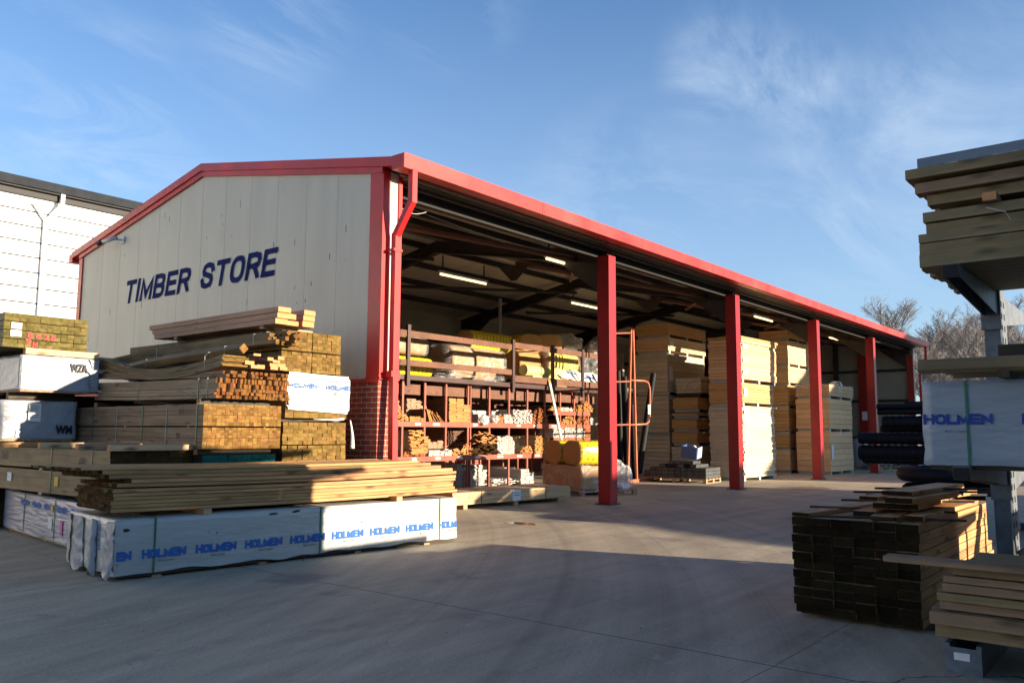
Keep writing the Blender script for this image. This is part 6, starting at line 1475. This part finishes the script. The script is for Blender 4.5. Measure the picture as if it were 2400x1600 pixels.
# low front planks on the base feet
lay = [(.22, .30, 5.98, 1.34, 8), (.303, .385, 5.93, 1.36, 8), (.39, .445, 6.0, 1.31, 8), (.447, .50, 5.97, 1.32, 7), (.503, .56, 5.99, 1.29, 7), (.563, .61, 5.98, 1.28, 7), (.613, .665, 6.0, 1.23, 6), (.668, .71, 5.9, 1.62, 1)]
names = ['lowest', 'second', 'third', 'fourth', 'fifth', 'sixth', 'seventh', 'topmost']
for i, (z0, z1, xf, ye, n) in enumerate(lay):
    for j in range(n):
        w = .145; q = MB(); q.plank(0, w, -4.2, 0, 0, z1-z0-.004, 'greybrown' if i % 3 else 'olive', 'e_dark'); o = q.build('timber_plank', bevel=.002); o.location = (xf+j*(w+.003), ye+(random.uniform(-.05, .03) if j else 0), z0)
        tag(o, names[i]+' layer of the planks on the rack feet, plank '+['at the face', 'second in', 'third in', 'fourth in', 'fifth in', 'sixth in', 'seventh in', 'eighth in'][j], 'plank', 'pale planks low on the rack feet')
# dark sleeper stack: lies along X, dark ends towards the camera
t = thing('sleeper_stack', 'waist high stack of dark sleepers with sunlit sides left of the rack column', 'sleeper stack', (6.96, 2.62, 0), R_(-90))
# local y -> +X, local x -> -Y
mb = MB(); W_ = .98
for r in range(11):
    z0 = .04+r*.071; nc = 6
    for c in range(nc):
        cw_ = W_/nc; mb.plank(c*cw_+.002, (c+1)*cw_-.002+random.uniform(-.006, .004), random.uniform(-.03, .015)+(.02 if r == 0 else 0), 2.95+random.uniform(-.1, .1), z0+.002, z0+.066, 'yellow', 'e_black', 1)
mb.build('sleepers', t)
for y in (.2, 1.4, 2.6): q = MB(); q.box(-.02, W_+.02, y, y+.1, 0, .0385, 'dark'); q.build('bearer', t)
tops = [(.84, .98, .82, .05, .15, 1.1), (.78, .95, .82, .04, .6, 2.4), (.60, .80, .82, .035, .1, 2.6), (.42, .60, .825, .05, .25, 2.3), (.55, .90, .893, .05, .35, 2.3), (.66, .88, .945, .05, .3, 2.0), (.40, .56, .945, .035, .5, 2.1), (.60, .84, .998, .04, .45, 2.0), (.0, .16, .82, .035, .0, 1.9)]
for i, (xa, xb, z, h, ya, yb) in enumerate(tops):
    q = MB(); q.plank(0, xb-xa, 0, yb-ya, 0, h, 'yellow', 'e_black', 1); o = q.build('sleeper', bevel=.003); o.location = (6.96+ya, 2.62-xa, z); o.rotation_euler = (0, 0, R_(-90+random.uniform(-7, 7)))
    tag(o, ['square sleeper along the near edge on top of the dark stack', 'thin sleeper nearest the column on top of the dark stack', 'broad sleeper beside it on top of the dark stack', 'thick sleeper in the middle on top of the dark stack', 'upper broad sleeper crossing the top of the dark stack', 'sunlit pair piece near the top of the dark stack', 'narrow board high on the left of the dark stack top', 'highest thin board on the dark stack', 'low board on the left end of the dark stack'][i], 'sleeper', 'loose sleepers on the dark stack')
# thin battens sticking out to the left
for i, (x0, y0, x1, y1, z) in enumerate(((100, 487, 420, 500, .86), (97, 545, 600, 560, .84), (292, 447, 620, 452, .90), (370, 398, 700, 398, .99), (448, 415, 800, 415, .95), (500, 375, 800, 378, 1.02))):
    A = onZ(1860+x0/2.613, 1000+y0/2.613, z); B = onZ(1860+x1/2.613, 1000+y1/2.613, z); d_ = Vector(B-A); d_.z = 0
    q = MB(); q.bar((0, 0, 0), tuple(d_.normalized()*1.15), .03, .018, 'dark'); o = q.build('thin_batten'); o.location = tuple(A); tag(o, ['longest low batten poking out left of the dark sleeper stack', 'lowest batten poking out left of the dark sleeper stack', 'middle batten poking out over the dark sleeper stack', 'upper thick dark batten above the sleeper stack', 'short batten below the upper dark one', 'uppermost dark batten at the sleeper stack'][i], 'batten', 'thin battens over the sleeper stack')
t = thing('batten_trestle', 'low dark trestle behind the sleeper stack that carries the thin battens', 'trestle', (9.2, 2.8, 0))
q = MB(); q.box(-.6, .9, -.3, -.2, .76, .83, 'dark'); q.build('top_bar', t)
for x_ in (-.5, .75): q = MB(); q.box(x_, x_+.08, -.3, -.2, 0, .759, 'dark'); q.build('leg', t)

# black corrugated pipes stacked on a second rack behind
def corr(label, x, y, z, r, L_=6.0, name='corrugated_pipe', ribs=True, rot=0):
    q = MB(); n = 18; b = 0; ny = int(L_/.055); seg = []
    for i in range(ny+1): seg.append((-i*L_/ny, r*(1.0 if i % 2 else .9) if ribs else r))
    for (yy, rr) in seg:
        for j in range(n): a = 2*math.pi*j/n; q.v.append((rr*math.cos(a), yy, rr*math.sin(a)))
    for i in range(len(seg)-1):
        for j in range(n): q.face([i*n+j, i*n+(j+1) % n, (i+1)*n+(j+1) % n, (i+1)*n+j], 'blackplastic')
    b = len(q.v); ri = r*.8
    for yy in (0, -.8):
        for j in range(n): a = 2*math.pi*j/n; q.v.append((ri*math.cos(a), yy, ri*math.sin(a)))
    for j in range(n): q.face([j, (j+1) % n, b+(j+1) % n, b+j], 'blackplastic'); q.face([b+j, b+(j+1) % n, b+n+(j+1) % n, b+n+j], 'blackplastic')
    o = q.build(name); o.location = (x, y, z); o.rotation_euler = (0, 0, rot); tag(o, label, 'pipe', 'black corrugated pipes on the far rack'); return o
d4 = lambda x, y: (1900+x/3.484, 700+y/3.484)
XP = 15.6
for i, (px_, pyt, pyb, X, rb, nm, L_) in enumerate(((395, 1085, 1188, XP, 1, 'upper thick ribbed black pipe sticking out furthest left', 6), (400, 1186, 1322, XP+.02, 1, 'lower thick ribbed black pipe sticking out furthest left', 6), (430, 1262, 1345, XP+.5, 1, 'ribbed black pipe behind the lower thick one', 6),
        (590, 952, 1068, XP, 1, 'ribbed black pipe under the smooth ones', 4), (575, 1030, 1100, XP+.4, 1, 'ribbed black pipe tucked behind the middle row', 4), (540, 858, 902, XP, 0, 'upper smooth black pipe end left of the printed pack', 4), (548, 900, 948, XP, 0, 'lower smooth black pipe end left of the printed pack', 4), (770, 838, 870, XP+.1, 0, 'topmost thin black pipe left of the printed pack', 4))):
    A = onX(*d4(px_, pyt), X); B = onX(*d4(px_, pyb), X); r = (A[2]-B[2])/2*.98
    corr(nm, X, A[1], (A[2]+B[2])/2, r, L_, ribs=bool(rb))
# the rack they lie on
t = thing('pipe_rack', 'dark steel rack under the black corrugated pipes', 'rack', (XP, 2.5, 0))
for yy in (-.4, -2.6):
    q = MB(); q.box(-.15, 1.4, yy-.05, yy+.05, .85, .93, 'galv'); q.build('arm', t); q = MB(); q.box(1.4, 1.6, yy-.06, yy+.06, 0, 2.6, 'galv'); q.build('column', t); q = MB(); q.box(-.1, 1.39, yy-.06, yy+.06, 0, .12, 'galv'); q.build('base_foot', t)
    q = MB(); q.box(-.15, 1.4, yy-.05, yy+.05, 1.42, 1.49, 'galv') if False else q.box(1.3, 1.4, yy-.05, yy+.05, 1.42, 1.49, 'galv'); q.build('bracket', t)
# dark bulk beneath: coils of black pipe
for i, (x_, y_, r, z) in enumerate(((14.2, 2.9, .62, .0), (14.2, 2.9, .62, .26), (14.3, 2.85, .62, .52), (14.2, 2.9, .61, .78), (15.4, 1.3, .62, .0), (15.4, 1.3, .6, .27))):
    q = MB()
    for k_ in range(3):
        pts = [((r-.09*k_)*math.cos(a), (r-.09*k_)*math.sin(a), .12) for a in np.linspace(0, 2*math.pi, 33)]; q.tube(pts, .115 if k_ == 0 else .05, 'blackplastic', 10, cap=False)
    o = q.build('pipe_coil', smooth=True); o.location = (x_, y_, z); tag(o, ['bottom coil of the near black coil pile', 'middle coil of the near black coil pile', 'third coil of the near black coil pile', 'top coil of the near black coil pile', 'bottom coil of the far black coil pile', 'top coil of the far black coil pile'][i]+' under the ribbed pipes', 'pipe coil', 'coils of black pipe')
for i, (z, k) in enumerate(((.0, 'dark'), (.28, 'foamo'), (.52, 'dark'), (.76, 'ywrap'), (1.0, 'dark'))):
    pass
for i, (z, c) in enumerate(((.45, 'yellowlabel'), (.62, 'blackplastic'), (.78, 'yellowlabel'), (.95, 'blue'))):
    q = MB(); q.tube([(0, 0, 0), (.6, -4, 0)], .085, c, 12); o = q.build('duct_pipe'); o.location = (9.4+.1*i, .6, z); tag(o, ['lower yellow', 'lower black', 'upper yellow', 'blue'][i]+' pipe lying behind the rack column at the right edge', 'pipe', 'coloured pipes behind the rack column')
t = thing('pipe_trestle', 'low steel trestle under the coloured pipes', 'trestle', (9.3, -.6, 0))
for x_ in (0, .9): q = MB(); q.box(x_, x_+.06, 0, .06, 0, 1.1, 'galv'); q.build('leg', t)
q = MB(); q.box(.06, .9, 0, .06, .3, .36, 'galv'); q.build('cross_bar', t)

# ================================================================== BARE TREES beyond the store
def tree_geo(seed, H, spread):
    rr = random.Random(seed); tr = MB(); tw = MB()
    def grow(p, d, l, r, lev):
        n = 4 if lev < 3 else 3; pts = [p]; q_ = p; dd = d
        for i in range(n):
            dd = (dd+Vector((rr.uniform(-1, 1), rr.uniform(-1, 1), rr.uniform(-.2, .6)))*.13).normalized(); q_ = q_+dd*l/n; pts.append(q_)
        (tr if lev < 2 else tw).tube(pts, r, 'bark' if lev < 2 else 'twig', 5 if lev < 2 else 3, r2=r*.5, cap=False)
        if lev >= 4: return
        k_ = (15, 9, 7, 4)[lev]
        for i in range(k_):
            f = rr.uniform(.25 if lev else .22, 1); P0 = pts[0].lerp(pts[-1], 0); idx = min(n-1, int(f*n)); P0 = pts[idx].lerp(pts[idx+1], f*n-idx)
            a = rr.uniform(0, 6.28); up = (1.1, .75, .6, .5, .3)[lev]
            nd = (dd*up+Vector((math.cos(a), math.sin(a), rr.uniform(-.1, .45)))*spread).normalized()
            grow(P0, nd, l*rr.uniform(.42, .62)*(1.15-f*.4), max(r*.52, .009), lev+1)
    grow(Vector((0, 0, 0)), Vector((0, 0, 1)), H*.8, H*.013, 0)
    return tr, tw
protos = []
spots = [(2112, 96, 690, 'tall slim birch standing just right of the store roof end'), (2165, 88, 770, 'low bushy bare tree at the end of the store'), (2245, 100, 705, 'broad bare birch left of the rack column'), (2305, 92, 740, 'bare tree partly hidden by the rack column'), (2340, 105, 690, 'birch behind the rack column under the high beams'), (2390, 94, 725, 'bare tree at the right edge of the picture'), (2065, 105, 740, 'faint bare tree rising behind the red gutter'), (2200, 110, 720, 'bare tree in the gap between two birches'), (2275, 84, 790, 'small bare tree with dense twigs left of the column')]
for i, (px_, dist_, py_, nm) in enumerate(spots):
    rv = ray(px_, py_); sc_ = dist_; P = CP+rv*sc_; Ht = P[2]
    if i < 3:
        tr, tw = tree_geo(40+i, 12, .62); r0 = thing('birch_tree', nm, 'tree', (0, 0, 0), 0, 'bare trees beyond the store'); tr.build('trunk', r0); tw.build('crown', r0); r0['_h'] = max(v[2] for v in tw.v); protos.append(r0); o = r0
    else:
        o = copy_tree(protos[i % 3]); o['label'] = nm
    o.location = (P[0], P[1], 0); s = Ht/protos[i % 3]['_h']; o.scale = (s*.9, s*.9, s); o.rotation_euler = (0, 0, i*1.7)
for o in protos: del o['_h']
for o in D.objects:
    if '_h' in o.keys(): del o['_h']
# far boundary: low hedge and fence line seen between the trees
mb = MB(); mb.box(60, 150, 60, 60.3, 0, 2.0, 'dark'); tag(mb.build('boundary_fence'), 'low dark boundary fence far behind the bare trees', 'fence')
